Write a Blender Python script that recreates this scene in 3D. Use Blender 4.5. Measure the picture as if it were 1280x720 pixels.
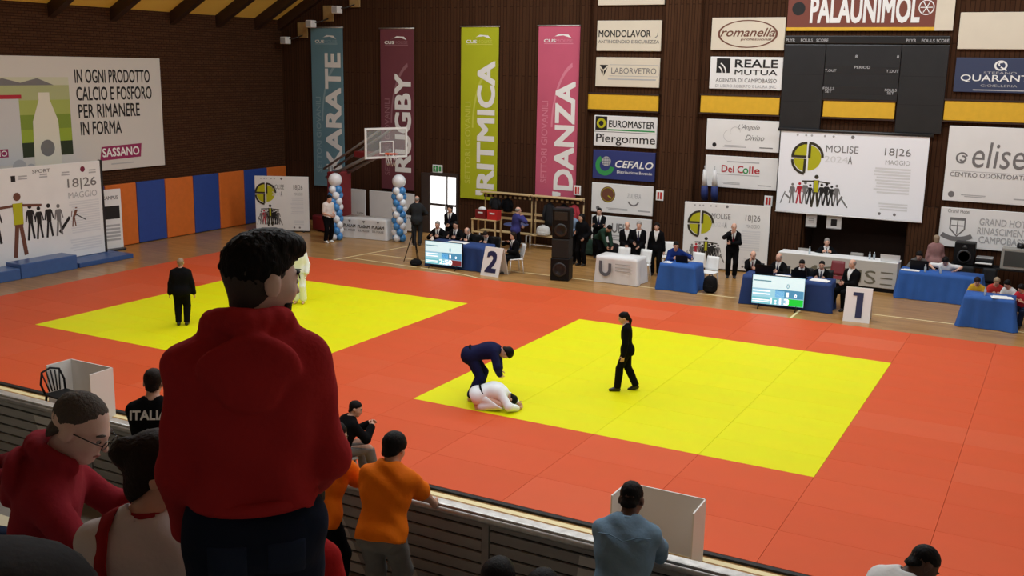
import bpy, bmesh, math, random
import numpy as np
from mathutils import Matrix, Vector
random.seed(7); rng = np.random.default_rng(7)
S = bpy.context.scene
for o in list(bpy.data.objects): bpy.data.objects.remove(o)
COL = S.collection

# ------------------------------------------------------------------ camera
cam_d = bpy.data.cameras.new('camera'); cam = bpy.data.objects.new('camera', cam_d); COL.objects.link(cam)
cam_d.sensor_width = 36; cam_d.lens = 1293.6 / 1280 * 36; cam_d.clip_start = .05; cam_d.clip_end = 200
CAMZ = 6.3
RR = ((0.87898478, 0.47654433, 0.01706611), (-0.11409904, 0.17543617, 0.97785661), (-0.46299801, 0.86146831, -0.20857897))
cam.matrix_world = Matrix(((RR[0][0], RR[1][0], -RR[2][0], 0), (RR[0][1], RR[1][1], -RR[2][1], 0),
                           (RR[0][2], RR[1][2], -RR[2][2], CAMZ), (0, 0, 0, 1)))
S.camera = cam
# ------------------------------------------------------------------ world, lights, exposure
w = bpy.data.worlds.new('world'); S.world = w; w.use_nodes = True
w.node_tree.nodes['Background'].inputs[0].default_value = (.75, .85, 1, 1)
w.node_tree.nodes['Background'].inputs[1].default_value = .25
vs = S.view_settings; vs.view_transform = 'Standard'; vs.look = 'None'; vs.gamma = 1; vs.use_curve_mapping = False
vs.exposure = -0.18
def area(name, loc, size, power, color, rot=(0, 0, 0)):
    d = bpy.data.lights.new(name, 'AREA'); d.shape = 'RECTANGLE'; d.size, d.size_y = size; d.energy = power; d.color = color
    o = bpy.data.objects.new(name, d); COL.objects.link(o); o.location = loc; o.rotation_euler = rot
    return o
LP = 345
for lx in (-16.9, -9, -1):
    for ly, wt in ((10.5, 1.05), (16, .55), (22, .75), (28.3, 1.5)):
        area('hall_light', (lx, ly, 12.2), (6, 2.2), LP * wt, (.90, .96, 1))

# ------------------------------------------------------------------ materials
MATS = {}
def mat(name, col, rough=.6, metal=0, var=0, scale=6, bump=0, bscale=60, emit=0, spec=None, stretch=None, alpha=None, col2=None):
    if name in MATS: return MATS[name]
    m = bpy.data.materials.new(name); m.use_nodes = True; MATS[name] = m
    nt = m.node_tree; b = nt.nodes['Principled BSDF']
    c = tuple(col) + (1,)
    b.inputs['Base Color'].default_value = c; b.inputs['Roughness'].default_value = rough; b.inputs['Metallic'].default_value = metal
    if spec is not None: b.inputs['Specular IOR Level'].default_value = spec
    tc = None
    def coord(st):
        t = nt.nodes.new('ShaderNodeTexCoord'); mp = nt.nodes.new('ShaderNodeMapping')
        mp.inputs['Scale'].default_value = st or (1, 1, 1); nt.links.new(t.outputs['Object'], mp.inputs[0]); return mp.outputs[0]
    if var or col2:
        n = nt.nodes.new('ShaderNodeTexNoise'); n.inputs['Scale'].default_value = scale; n.inputs['Detail'].default_value = 4
        nt.links.new(coord(stretch), n.inputs['Vector'])
        r = nt.nodes.new('ShaderNodeValToRGB'); r.color_ramp.elements[0].position = .3; r.color_ramp.elements[1].position = .7
        c2 = col2 or tuple(min(1, x * (1 + var)) for x in col); c1 = col if col2 else tuple(x * (1 - var) for x in col)
        r.color_ramp.elements[0].color = tuple(c1) + (1,); r.color_ramp.elements[1].color = tuple(c2) + (1,)
        nt.links.new(n.outputs['Fac'], r.inputs[0]); nt.links.new(r.outputs[0], b.inputs['Base Color'])
    if bump:
        n = nt.nodes.new('ShaderNodeTexNoise'); n.inputs['Scale'].default_value = bscale; n.inputs['Detail'].default_value = 3
        nt.links.new(coord(stretch), n.inputs['Vector'])
        bp = nt.nodes.new('ShaderNodeBump'); bp.inputs['Strength'].default_value = bump; bp.inputs['Distance'].default_value = .01
        nt.links.new(n.outputs['Fac'], bp.inputs['Height']); nt.links.new(bp.outputs[0], b.inputs['Normal'])
    if emit:
        b.inputs['Emission Color'].default_value = c; b.inputs['Emission Strength'].default_value = emit
    if alpha is not None:
        b.inputs['Alpha'].default_value = alpha
    return m
def srgb(r, g, b):
    f = lambda v: ((v / 255 + .055) / 1.055) ** 2.4 if v > 10.3 else v / 255 / 12.92
    return (f(r), f(g), f(b))

# ------------------------------------------------------------------ object helpers
def link(o, parent=None):
    COL.objects.link(o)
    if parent is not None: o.parent = parent
    return o
def tag(o, label=None, cat=None, group=None, kind=None):
    if label: o['label'] = label
    if cat: o['category'] = cat
    if group: o['group'] = group
    if kind: o['kind'] = kind
    return o
def empty(name, loc=(0, 0, 0), rz=0, label=None, cat=None, group=None, kind=None):
    o = bpy.data.objects.new(name, None); o.empty_display_size = .1; link(o); o.location = loc; o.rotation_euler.z = rz
    return tag(o, label, cat, group, kind)
def mesh_obj(name, me, m=None, parent=None, loc=(0, 0, 0), rot=(0, 0, 0)):
    o = bpy.data.objects.new(name, me); link(o, parent); o.location = loc; o.rotation_euler = rot
    if m is not None and len(me.materials) == 0: me.materials.append(m)
    return o
def pydata(name, v, f, smooth=False):
    me = bpy.data.meshes.new(name); me.from_pydata([tuple(map(float, p)) for p in v], [], [tuple(map(int, q)) for q in f]); me.update()
    if smooth: me.polygons.foreach_set('use_smooth', [True] * len(me.polygons))
    return me
class MB:
    """collects primitives of ONE part"""
    def __init__(s): s.v = []; s.f = []; s.sm = []
    def add(s, v, f, smooth=False):
        n = len(s.v); s.v += [tuple(map(float, p)) for p in v]; s.f += [tuple(i + n for i in q) for q in f]; s.sm += [smooth] * len(f); return s
    def box(s, x0, x1, y0, y1, z0, z1, bev=0):
        if bev:
            b = min(bev, (x1 - x0) / 2.1, (y1 - y0) / 2.1, (z1 - z0) / 2.1)
            bm = bmesh.new(); bmesh.ops.create_cube(bm, size=1)
            for q in bm.verts: q.co = ((x0 + x1) / 2 + q.co.x * (x1 - x0), (y0 + y1) / 2 + q.co.y * (y1 - y0), (z0 + z1) / 2 + q.co.z * (z1 - z0))
            bmesh.ops.bevel(bm, geom=list(bm.edges), offset=b, segments=2, affect='EDGES', profile=.5)
            bm.verts.index_update()
            s.add([q.co for q in bm.verts], [[v.index for v in q.verts] for q in bm.faces], False); bm.free(); return s
        v = [(x, y, z) for x in (x0, x1) for y in (y0, y1) for z in (z0, z1)]
        return s.add(v, [(0, 1, 3, 2), (4, 6, 7, 5), (0, 4, 5, 1), (2, 3, 7, 6), (0, 2, 6, 4), (1, 5, 7, 3)])
    def tube(s, pts, r, n=8, cap=True):
        pts = [np.array(p, float) for p in pts]; R = r if hasattr(r, '__len__') else [r] * len(pts)
        V = []; up = None
        for i, p in enumerate(pts):
            t = (pts[min(i + 1, len(pts) - 1)] - pts[max(i - 1, 0)]); t /= np.linalg.norm(t) + 1e-9
            if up is None:
                a = np.array((0, 0, 1.)) if abs(t[2]) < .9 else np.array((1., 0, 0)); u = np.cross(t, a)
            else: u = up - t * (up @ t)
            u /= np.linalg.norm(u) + 1e-9; up = u; w_ = np.cross(t, u)
            for k in range(n):
                a = 2 * math.pi * k / n; V.append(p + R[i] * (math.cos(a) * u + math.sin(a) * w_))
        F = []
        for i in range(len(pts) - 1):
            for k in range(n):
                a = i * n + k; b = i * n + (k + 1) % n; F.append((a, b, b + n, a + n))
        if cap:
            F.append(tuple(range(n - 1, -1, -1))); F.append(tuple(range((len(pts) - 1) * n, len(pts) * n)))
        return s.add(V, F, True)
    def lathe(s, prof, c=(0, 0, 0), n=20):
        V = []; F = []
        for (r, z) in prof:
            for k in range(n):
                a = 2 * math.pi * k / n; V.append((c[0] + r * math.cos(a), c[1] + r * math.sin(a), c[2] + z))
        for i in range(len(prof) - 1):
            for k in range(n):
                a = i * n + k; b = i * n + (k + 1) % n; F.append((a, b, b + n, a + n))
        F.append(tuple(range(n - 1, -1, -1))); F.append(tuple(range((len(prof) - 1) * n, len(prof) * n)))
        return s.add(V, F, True)
    def ball(s, c, r, n=12, sq=(1, 1, 1)):
        m = max(4, n // 2)
        pr = [(max(1e-4, math.sin(math.pi * i / m)), -math.cos(math.pi * i / m)) for i in range(m + 1)]
        V = []; F = []
        for (q, z) in pr:
            for k in range(n):
                a = 2 * math.pi * k / n; V.append((c[0] + r * sq[0] * q * math.cos(a), c[1] + r * sq[1] * q * math.sin(a), c[2] + r * sq[2] * z))
        for i in range(m):
            for k in range(n):
                a = i * n + k; b = i * n + (k + 1) % n; F.append((a, b, b + n, a + n))
        return s.add(V, F, True)
    def prism(s, poly, y0, y1):
        """polygon in x,z extruded along y"""
        n = len(poly); V = [(x, y0, z) for x, z in poly] + [(x, y1, z) for x, z in poly]
        F = [tuple(range(n)), tuple(range(2 * n - 1, n - 1, -1))] + [(i, i + n, (i + 1) % n + n, (i + 1) % n) for i in range(n)]
        return s.add(V, F)
    def build(s, name, m, parent=None, loc=(0, 0, 0), rot=(0, 0, 0)):
        return mesh_obj(name, s.mesh(name, m), None, parent, loc, rot)
    def mesh(s, name, m):
        me = pydata(name, s.v, s.f); me.polygons.foreach_set('use_smooth', s.sm)
        bm = bmesh.new(); bm.from_mesh(me); bmesh.ops.recalc_face_normals(bm, faces=bm.faces); bm.to_mesh(me); bm.free()
        me.materials.append(m); return me
def box(name, m, parent, x0, x1, y0, y1, z0, z1, bev=0):
    return MB().box(x0, x1, y0, y1, z0, z1, bev).build(name, m, parent)
def copy_tree(o, parent=None):
    c = o.copy(); link(c); c.parent = parent
    for ch in list(o.children): copy_tree(ch, c)
    return c

# ------------------------------------------------------------------ flat print on boards (local x right, z up, front = -y)
def text_mesh(txt, bold=0, shear=0):
    cu = bpy.data.curves.new('lettering', 'FONT'); cu.body = txt; cu.resolution_u = 3; cu.shear = shear
    o = bpy.data.objects.new('lettering', cu); me = bpy.data.meshes.new_from_object(o)
    bpy.data.objects.remove(o); bpy.data.curves.remove(cu); me.name = 'lettering'; return me
def text(parent, txt, cx, cz, w_, h_, m, y=-.006, bold=0, shear=0, rot=0, name='lettering'):
    """text stretched into the box w_ x h_ centred on (cx,cz); rot = degrees counter-clockwise"""
    me = text_mesh(txt, bold, shear)
    n = len(me.vertices); a = np.zeros(n * 3); me.vertices.foreach_get('co', a); a = a.reshape(-1, 3)
    lo = a.min(0); hi = a.max(0); sz = np.maximum(hi - lo, 1e-6)
    u = (a[:, 0] - (lo[0] + hi[0]) / 2) / sz[0] * w_; v = (a[:, 1] - (lo[1] + hi[1]) / 2) / sz[1] * h_
    c, s_ = math.cos(math.radians(rot)), math.sin(math.radians(rot))
    if bold > 0:                                     # heavier strokes: the same letters struck several times
        fu = bold * w_ / sz[0]; fv = bold * h_ / sz[1]
        F0 = [tuple(q.vertices) for q in me.polygons]; V0 = np.stack([u, v], 1); VV = []; FF = []
        for k, (du, dv) in enumerate(((0, 0), (1, 1), (1, -1), (-1, 1), (-1, -1), (1, 0), (-1, 0), (0, 1), (0, -1))):
            VV.append(V0 + (du * fu, dv * fv)); FF += [tuple(i + k * n for i in q) for q in F0]
        uv = np.concatenate(VV); me = pydata('lettering', np.stack([uv[:, 0], np.zeros(len(uv)), uv[:, 1]], 1), FF); yo = np.repeat(-np.arange(9) * .0003, n); u, v = uv[:, 0], uv[:, 1]; a = np.zeros((len(uv), 3))
    b = np.zeros_like(a); b[:, 0] = u * c - v * s_; b[:, 2] = u * s_ + v * c
    if bold > 0: b[:, 1] = yo
    me.vertices.foreach_set('co', b.ravel()); me.update()
    me.materials.clear(); me.materials.append(m)
    return mesh_obj(name, me, None, parent, (cx, y, cz))
def flat(parent, polys, m, y=-.004, name='print'):
    """list of x,z polygons as one thin print"""
    V = []; F = []
    for k, p in enumerate(polys):
        n = len(V); V += [(x, -k * .00012, z) for x, z in p]; F.append(tuple(range(n, n + len(p))))
    me = pydata(name, V, F); me.materials.append(m)
    return mesh_obj(name, me, None, parent, (0, y, 0))
def rect(x0, x1, z0, z1): return [(x0, z0), (x1, z0), (x1, z1), (x0, z1)]
def disc(cx, cz, r, n=28, sx=1): return [(cx + r * sx * math.cos(2 * math.pi * i / n), cz + r * math.sin(2 * math.pi * i / n)) for i in range(n)]
def arcband(cx, cz, r0, r1, a0, a1, n=14, sx=1):
    out = []
    for i in range(n):
        t0 = math.radians(a0 + (a1 - a0) * i / n); t1 = math.radians(a0 + (a1 - a0) * (i + 1) / n)
        out.append([(cx + sx * r0 * math.cos(t0), cz + r0 * math.sin(t0)), (cx + sx * r1 * math.cos(t0), cz + r1 * math.sin(t0)),
                    (cx + sx * r1 * math.cos(t1), cz + r1 * math.sin(t1)), (cx + sx * r0 * math.cos(t1), cz + r0 * math.sin(t1))])
    return out
def sector(cx, cz, r, a0, a1, n=12):
    return [(cx, cz)] + [(cx + r * math.cos(math.radians(a0 + (a1 - a0) * i / n)), cz + r * math.sin(math.radians(a0 + (a1 - a0) * i / n))) for i in range(n + 1)]
def bar(p, q, t):
    d = np.array(q, float) - np.array(p, float); d /= np.linalg.norm(d) + 1e-9; n = np.array((-d[1], d[0])) * t / 2
    return [tuple(np.array(p) + n), tuple(np.array(p) - n), tuple(np.array(q) - n), tuple(np.array(q) + n)]
# ------------------------------------------------------------------ people: signed distance bodies, one continuous surface each
def rcone(P, a, b, r1, r2):
    a = np.asarray(a, float); b = np.asarray(b, float); ba = b - a; l2 = ba @ ba + 1e-12
    rr = r1 - r2; a2 = max(l2 - rr * rr, 1e-9); il2 = 1 / l2
    pa = P - a; y = pa @ ba; z = y - l2
    q = pa * l2 - y[:, None] * ba; x2 = np.einsum('ij,ij->i', q, q)
    y2 = y * y * l2; z2 = z * z * l2
    k = np.sign(rr) * rr * rr * x2
    d = (np.sqrt(x2 * a2 * il2) + y * rr) * il2 - r1
    c1 = np.sign(z) * a2 * z2 > k; c2 = np.sign(y) * a2 * y2 < k
    d = np.where(c1, np.sqrt(x2 + z2) * il2 - r2, np.where(c2 & ~c1, np.sqrt(x2 + y2) * il2 - r1, d))
    return d
def ellip(P, c, Fm, r):
    q = (P - c) @ Fm; r = np.asarray(r, float)
    k0 = np.linalg.norm(q / r, axis=1); k1 = np.linalg.norm(q / (r * r), axis=1) + 1e-9
    return k0 * (k0 - 1) / k1
def smin(a, b, k):
    if k <= 0: return np.minimum(a, b)
    h = np.maximum(k - np.abs(a - b), 0) / k
    return np.minimum(a, b) - h * h * k * .25
def nets(D, org, h):
    ins = D < 0; nx, ny, nz = D.shape
    cnt = np.zeros((nx - 1, ny - 1, nz - 1), np.float32); acc = np.zeros((nx - 1, ny - 1, nz - 1, 3), np.float32)
    def sl(o): return tuple(slice(o[i], D.shape[i] - 1 + o[i]) for i in range(3))
    for ax in range(3):
        o1, o2 = [i for i in range(3) if i != ax]
        for p in (0, 1):
            for q in (0, 1):
                a = [0, 0, 0]; a[o1] = p; a[o2] = q; b = list(a); b[ax] = 1
                A = D[sl(a)]; B = D[sl(b)]; ch = (A < 0) != (B < 0)
                if not ch.any(): continue
                t = A[ch] / (A[ch] - B[ch]); cnt[ch] += 1
                v = np.zeros((len(t), 3), np.float32); v[:, o1] = p; v[:, o2] = q; v[:, ax] = t; acc[ch] += v
    act = cnt > 0; ids = -np.ones(cnt.shape, int); ids[act] = np.arange(act.sum())
    cell = np.argwhere(act); V = (cell + acc[act] / cnt[act][:, None]) * h + org
    F = []
    for ax in range(3):
        o1, o2 = (ax + 1) % 3, (ax + 2) % 3
        A = [slice(None)] * 3; B = [slice(None)] * 3; A[ax] = slice(0, -1); B[ax] = slice(1, None)
        ia = ins[tuple(A)]; ib = ins[tuple(B)]; e = np.argwhere(ia != ib)
        if not len(e): continue
        e = e[(e[:, o1] > 0) & (e[:, o2] > 0) & (e[:, o1] < D.shape[o1] - 1) & (e[:, o2] < D.shape[o2] - 1)]
        flip = ia[e[:, 0], e[:, 1], e[:, 2]]
        def g(d1, d2):
            c = e.copy(); c[:, o1] += d1; c[:, o2] += d2; return ids[c[:, 0], c[:, 1], c[:, 2]]
        q = np.stack([g(-1, -1), g(0, -1), g(0, 0), g(-1, 0)], 1); q[~flip] = q[~flip][:, ::-1]
        F.append(q)
    return V, (np.concatenate(F) if F else np.zeros((0, 4), int))
def sdf_mesh(name, fn, lo, hi, h, m, parent, extra=None):
    lo = np.asarray(lo, float) - 3 * h; hi = np.asarray(hi, float) + 3 * h
    B = 4; nb = np.ceil((hi - lo) / h / B).astype(int) + 1; n = nb * B
    ci = np.stack(np.meshgrid(*[np.arange(k) for k in nb], indexing='ij'), -1).reshape(-1, 3)
    cd = fn(lo + (ci * B + (B - 1) / 2) * h)
    act = np.abs(cd) < B * h * 1.25
    D = np.repeat(np.repeat(np.repeat(np.sign(cd).reshape(nb), B, 0), B, 1), B, 2).astype(np.float32)
    off = np.stack(np.meshgrid(*[np.arange(B)] * 3, indexing='ij'), -1).reshape(-1, 3)
    gi = (ci[act][:, None, :] * B + off[None]).reshape(-1, 3)
    D[gi[:, 0], gi[:, 1], gi[:, 2]] = fn(lo + gi * h)
    V, F = nets(D, lo, h)
    if not len(F): return None
    nv = len(V); tot_v = [V]; loops = F.ravel(); nq = len(F)
    me = bpy.data.meshes.new(name)
    ev = np.array(extra.v) if extra is not None and extra.v else np.zeros((0, 3)); ef = extra.f if extra is not None else []
    me.vertices.add(nv + len(ev)); me.vertices.foreach_set('co', np.concatenate([V, ev]).astype(np.float32).ravel())
    el = [i + nv for q in ef for i in q]; sizes = [4] * nq + [len(q) for q in ef]
    me.loops.add(len(loops) + len(el)); me.loops.foreach_set('vertex_index', np.concatenate([loops, np.array(el, int)]).astype(np.int32))
    me.polygons.add(len(sizes)); st = np.concatenate([[0], np.cumsum(sizes)[:-1]]).astype(np.int32)
    me.polygons.foreach_set('loop_start', st); me.update(calc_edges=True); me.validate()
    me.polygons.foreach_set('use_smooth', [True] * len(me.polygons))
    me.materials.append(m)
    return mesh_obj(name, me, None, parent)
def rotm(ax, deg):
    a = math.radians(deg); c, s_ = math.cos(a), math.sin(a)
    return {'x': np.array(((1, 0, 0), (0, c, -s_), (0, s_, c))), 'y': np.array(((c, 0, s_), (0, 1, 0), (-s_, 0, c))), 'z': np.array(((c, -s_, 0), (s_, c, 0), (0, 0, 1)))}[ax]
def ik(a, c, l1, l2, pole):
    a = np.asarray(a, float); c = np.asarray(c, float); d = c - a; L = np.linalg.norm(d) + 1e-9; u = d / L
    L = min(L, (l1 + l2) * .999); c = a + u * L
    x = (l1 * l1 - l2 * l2 + L * L) / (2 * L); hh = math.sqrt(max(l1 * l1 - x * x, 0))
    pl = np.asarray(pole, float); pl = pl - u * (pl @ u); pl /= np.linalg.norm(pl) + 1e-9
    return a + u * x + pl * hh, c
def finger_tubes(mb, wrist, dirv, nrm, side, s, curl=25, spread=4, n=6):
    """five fingers rooted in the palm; dirv = hand direction, nrm = palm normal (the way the fingers curl), side = thumb direction"""
    d = dirv / np.linalg.norm(dirv); nrm = nrm - d * (nrm @ d); nrm /= np.linalg.norm(nrm) + 1e-9; sd = np.cross(d, nrm); sd *= np.sign(sd @ side) or 1
    base = wrist + d * .085 * s
    for i, (o, L) in enumerate(((.030, .068), (.010, .076), (-.010, .070), (-.029, .055))):
        p = base + sd * o * s; pts = [p - d * .02 * s]; ang = 0; dd = d + sd * math.radians(spread) * (1.2 - i) * .8
        for k, fr in enumerate((.45, .32, .25)):
            ang += curl * (.5 if k == 0 else 1); a = math.radians(ang)
            pts.append(p); p = p + (dd * math.cos(a) + nrm * math.sin(a)) * L * fr * s
        pts.append(p); mb.tube(pts, [.009 * s, .0095 * s, .009 * s, .0085 * s, .006 * s], n)
    p = wrist + d * .03 * s + sd * .03 * s; t = d * .55 + sd * .7 + nrm * .35; t /= np.linalg.norm(t); t2 = d * .85 + sd * .35 + nrm * .4; t2 /= np.linalg.norm(t2)
    mb.tube([p - t * .02 * s, p + t * .03 * s, p + t * .03 * s + t2 * .03 * s, p + t * .03 * s + t2 * .052 * s], [.012 * s, .0115 * s, .0105 * s, .007 * s], n)

SKIN = mat('skin', srgb(214, 166, 142), .5, var=.08, scale=9, bump=.05)
HAIRK = mat('black_hair', (.006, .005, .005), .6, bump=.5, bscale=90, stretch=(1, 1, .3), spec=.15)
HAIRB = mat('brown_hair', (.018, .010, .007), .6, bump=.5, bscale=90, spec=.15)
HAIRG = mat('grey_hair', (.28, .26, .24), .6, bump=.5, bscale=90)
HAIRL = mat('fair_hair', (.30, .21, .13), .6, bump=.5, bscale=90)
def cloth(name, c, r=.9, var=.12): return mat(name, c, r, var=var, scale=8, bump=.25, bscale=40, spec=.08)
BLACK = cloth('black_suit_cloth', (.005, .005, .006)); WHITE = cloth('white_cloth', (.78, .78, .77)); NAVY = cloth('navy_cloth', (.012, .016, .045))
SHOE = mat('black_leather', (.012, .011, .011), .35)

def person(label, loc, rz, h=1.75, hd='short', hairm=None, top='suit', topm=None, legm=None, shoem=None, skin=None,
           pelvis=None, lean=4, bend=0, side=0, twist=0, head=(0, 0, 0), hands=None, elbows=None, feet=None, knees=None,
           vox=.021, build=1.0, group=None, curl=25, sleeve=1.0, tie=None, palm=None, face=True, name='person', hem=None,
           sitting=False, extra_top=None, infl=None, tinfl=.022, shoes=True, wrinkle=.0, fing=True, skirt=0, faceh=0):
    s = h / 1.75; b_ = build
    skin = skin or SKIN; hairm = hairm or HAIRK; topm = topm or BLACK; legm = legm or BLACK; shoem = shoem or SHOE
    root = empty(name, loc, math.radians(rz), label, 'person', group)
    if pelvis is None: pelvis = (0, -.02, .54) if sitting else (0, 0, .925)
    pv = np.array(pelvis, float) * s
    Fl = rotm('y', side) @ rotm('x', -lean); Fu = rotm('z', twist) @ rotm('y', side) @ rotm('x', -(lean + bend))
    Fp = rotm('x', -lean * .6) @ np.eye(3)
    mid = pv + Fl[:, 2] * .24 * s; c7 = mid + Fu[:, 2] * .27 * s
    def sp(t):
        t = t * s
        return pv + Fl[:, 2] * t if t < .24 * s else mid + Fu[:, 2] * (t - .24 * s)
    Fh = Fu @ rotm('z', head[0]) @ rotm('x', head[1]) @ rotm('y', head[2])
    up_h = (Fu[:, 2] * .55 + np.array((0, 0, 1)) * .45 if lean + bend < 50 else Fu[:, 2]); up_h = up_h / np.linalg.norm(up_h)
    hc = c7 + up_h * .058 * s + Fu[:, 1] * .012 * s + Fh[:, 2] * .112 * s + Fh[:, 1] * .028 * s
    Hd = lambda x, y, z: hc + Fh @ (np.array((x, y, z)) * s)
    # limbs
    sit_f = sitting
    hands = hands or {}; feet = feet or {}; elbows = elbows or {}; knees = knees or {}; palm = palm or {}
    J = {}
    for sd, nm in ((-1, 'L'), (1, 'R')):
        sh = c7 - Fu[:, 2] * .075 * s + Fu[:, 0] * sd * .162 * s * (b_ ** .5)
        tg = np.array(hands.get(nm, (sd * .26, .03, .78) if not sit_f else (sd * .14, .33, .68)), float) * s
        el, wr = ik(sh, tg, .29 * s, .255 * s, elbows.get(nm, (sd * .6, -1, -.3)))
        hp = pv + Fp[:, 0] * sd * .092 * s - Fp[:, 2] * .01 * s
        ft = feet.get(nm, (sd * .10, -.02, 0, sd * -6) if not sit_f else (sd * .13, .44, 0, sd * -6))
        an = np.array((ft[0], ft[1], ft[2] + .085)) * s
        kn, an = ik(hp, an, .435 * s, .42 * s, knees.get(nm, (sd * .15, 1, .25)))
        J[nm] = (sd, sh, el, wr, hp, kn, an, math.radians(ft[3] if len(ft) > 3 else 0), ft[4] if len(ft) > 4 else 0)
    G = {'torso': [], 'hips': [], 'neck': [], 'head': []}
    def cap(t, hw, r, k=.05, yo=0):
        c = sp(t); F_ = Fl if t < .24 else Fu
        c = c + F_[:, 1] * yo * s; a = F_[:, 0] * hw * s
        return ('c', c - a, c + a, r * s, r * s, k * s)
    w_ = b_
    G['hips'] += [cap(-.03, .075 * w_, .100 * w_, .05), ('c', pv + Fp @ np.array((-.065, -.05, -.03)) * s, pv + Fp @ np.array((.065, -.05, -.03)) * s, .088 * s * w_, .088 * s * w_, .05)]
    G['torso'] += [cap(.06, .07 * w_, .098 * w_), cap(.16, .058 * w_, .094 * w_), cap(.28, .072 * w_, .104 * w_), cap(.38, .088 * w_, .102 * w_), cap(.448, .118, .052, .06), cap(.50, .040, .056, .05, -.01), ('c', c7 - Fu[:, 2] * .01 * s - Fu[:, 0] * .05 * s, c7 - Fu[:, 2] * .062 * s - Fu[:, 0] * .15 * s, .04 * s, .045 * s, .03), ('c', c7 - Fu[:, 2] * .01 * s + Fu[:, 0] * .05 * s, c7 - Fu[:, 2] * .062 * s + Fu[:, 0] * .15 * s, .04 * s, .045 * s, .03)]
    G['neck'] += [('c', c7 - Fu[:, 2] * .03 * s, Hd(0, -.022, -.06), .06 * s, .054 * s, .03)]
    def E(c, r, k=.02): return ('e', Hd(*c), Fh, np.array(r) * s, k * s)
    G['head'] += [E((0, -.014, .026), (.077, .098, .092)), E((0, .03, -.03), (.063, .066, .086), .03), E((0, .058, -.088), (.036, .034, .026), .03),
                  E((0, .080, .016), (.048, .018, .013), .02), ('c', Hd(0, .092, .006), Hd(0, .114, -.030), .008 * s, .0125 * s, .012 * s),
                  E((.036, .062, -.028), (.026, .028, .026), .02), E((-.036, .062, -.028), (.026, .028, .026), .02), E((0, .088, -.064), (.022, .013, .011), .008),
                  E((.080, -.008, -.014), (.011, .024, .035), .006), E((-.080, -.008, -.014), (.011, .024, .035), .006)]
    fmb = MB()
    for nm, (sd, sh, el, wr, hp, kn, an, ty, tp) in J.items():
        G['ua' + nm] = [('c', sh, el, .050 * s * w_, .040 * s * w_, .04 * s)]
        G['fa' + nm] = [('c', el, wr, .040 * s * w_, .028 * s, .02 * s), ('c', el + (wr - el) * .15, el + (wr - el) * .4, .041 * s * w_, .036 * s * w_, .02 * s)]
        d = wr - el; d /= np.linalg.norm(d); 
        hdv = palm.get(nm, (None, None))[0]; d = d if hdv is None else np.array(hdv, float) / np.linalg.norm(hdv)
        pn = palm.get(nm, (None, None))[1]; pn = np.array(pn if pn is not None else (-sd, .3, .1), float)
        pn = pn - d * (pn @ d); pn /= np.linalg.norm(pn) + 1e-9; sdv = np.cross(d, pn)
        Fhd = np.stack([sdv, d, pn], 1)
        G['hand' + nm] = [('e', wr + d * .048 * s, Fhd, np.array((.041, .056, .017)) * s, .02 * s), ('c', wr - d * .02 * s, wr + d * .03 * s, .027 * s, .025 * s, .02 * s)]
        thumb = np.array((0, .6, .8)) if abs(d[2]) < .7 else np.array((0, 1., 0))
        if fing: finger_tubes(fmb, wr, d, pn, thumb, s, curl, n=6 if vox > .012 else 10)
        G['th' + nm] = [('c', hp, kn, .088 * s * w_, .058 * s * w_, .05 * s)]
        G['sk' + nm] = [('c', kn, an, .056 * s * w_, .038 * s, .02 * s), ('c', kn + (an - kn) * .2 + np.array((0, -.012, 0)) * s, kn + (an - kn) * .45 + np.array((0, -.014, 0)) * s, .054 * s * w_, .046 * s * w_, .03 * s)]
        fd = np.array((-math.sin(ty) * math.cos(math.radians(tp)), math.cos(ty) * math.cos(math.radians(tp)), -math.sin(math.radians(tp))))
        upf = np.array((0, 0, 1.)) if abs(tp) < 60 else np.array((-math.sin(ty), math.cos(ty), 0.))
        hl = an - upf * .048 * s - fd * .03 * s; toe = an - upf * .056 * s + fd * .15 * s
        G['ft' + nm] = [('c', hl, toe, .036 * s, .027 * s, .02 * s), ('c', an, an + fd * .08 * s - upf * .04 * s, .04 * s, .03 * s, .03 * s)]
    def ev(P, gs, inf):
        d = None
        for g in gs:
            i_ = inf[g] if isinstance(inf, dict) and g in inf else (inf.get('*', 0) if isinstance(inf, dict) else inf)
            for q in G[g]:
                if q[0] == 'c': x = rcone(P, q[1], q[2], q[3] + i_, q[4] + i_); k = q[5]
                else: x = ellip(P, q[1], q[2], q[3] + i_); k = q[4]
                d = x if d is None else smin(d, x, k)
        return d
    def bounds(gs, pad):
        pts = []
        for g in gs:
            for q in G[g]:
                if q[0] == 'c': pts += [q[1] - q[3], q[1] + q[3], q[2] - q[4], q[2] + q[4]]
                else: r = q[3].max(); pts += [q[1] - r, q[1] + r]
        pts = np.array(pts); return pts.min(0) - pad, pts.max(0) + pad
    limbs = [a + n for n in 'LR' for a in ('ua', 'fa', 'hand', 'th', 'sk', 'ft')]
    allg = ['torso', 'hips', 'neck', 'head'] + limbs
    lo, hi = bounds(allg, .02)
    # sockets dent the face
    def body_fn(P):
        d = ev(P, allg, 0)
        if face:
            for x in (-.032, .032):
                d = np.maximum(d, -(np.linalg.norm(P - Hd(x, .102, .0), axis=1) - .015 * s))
        return d
    body = sdf_mesh('body', body_fn, lo, hi, vox, skin, root, fmb)
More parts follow.
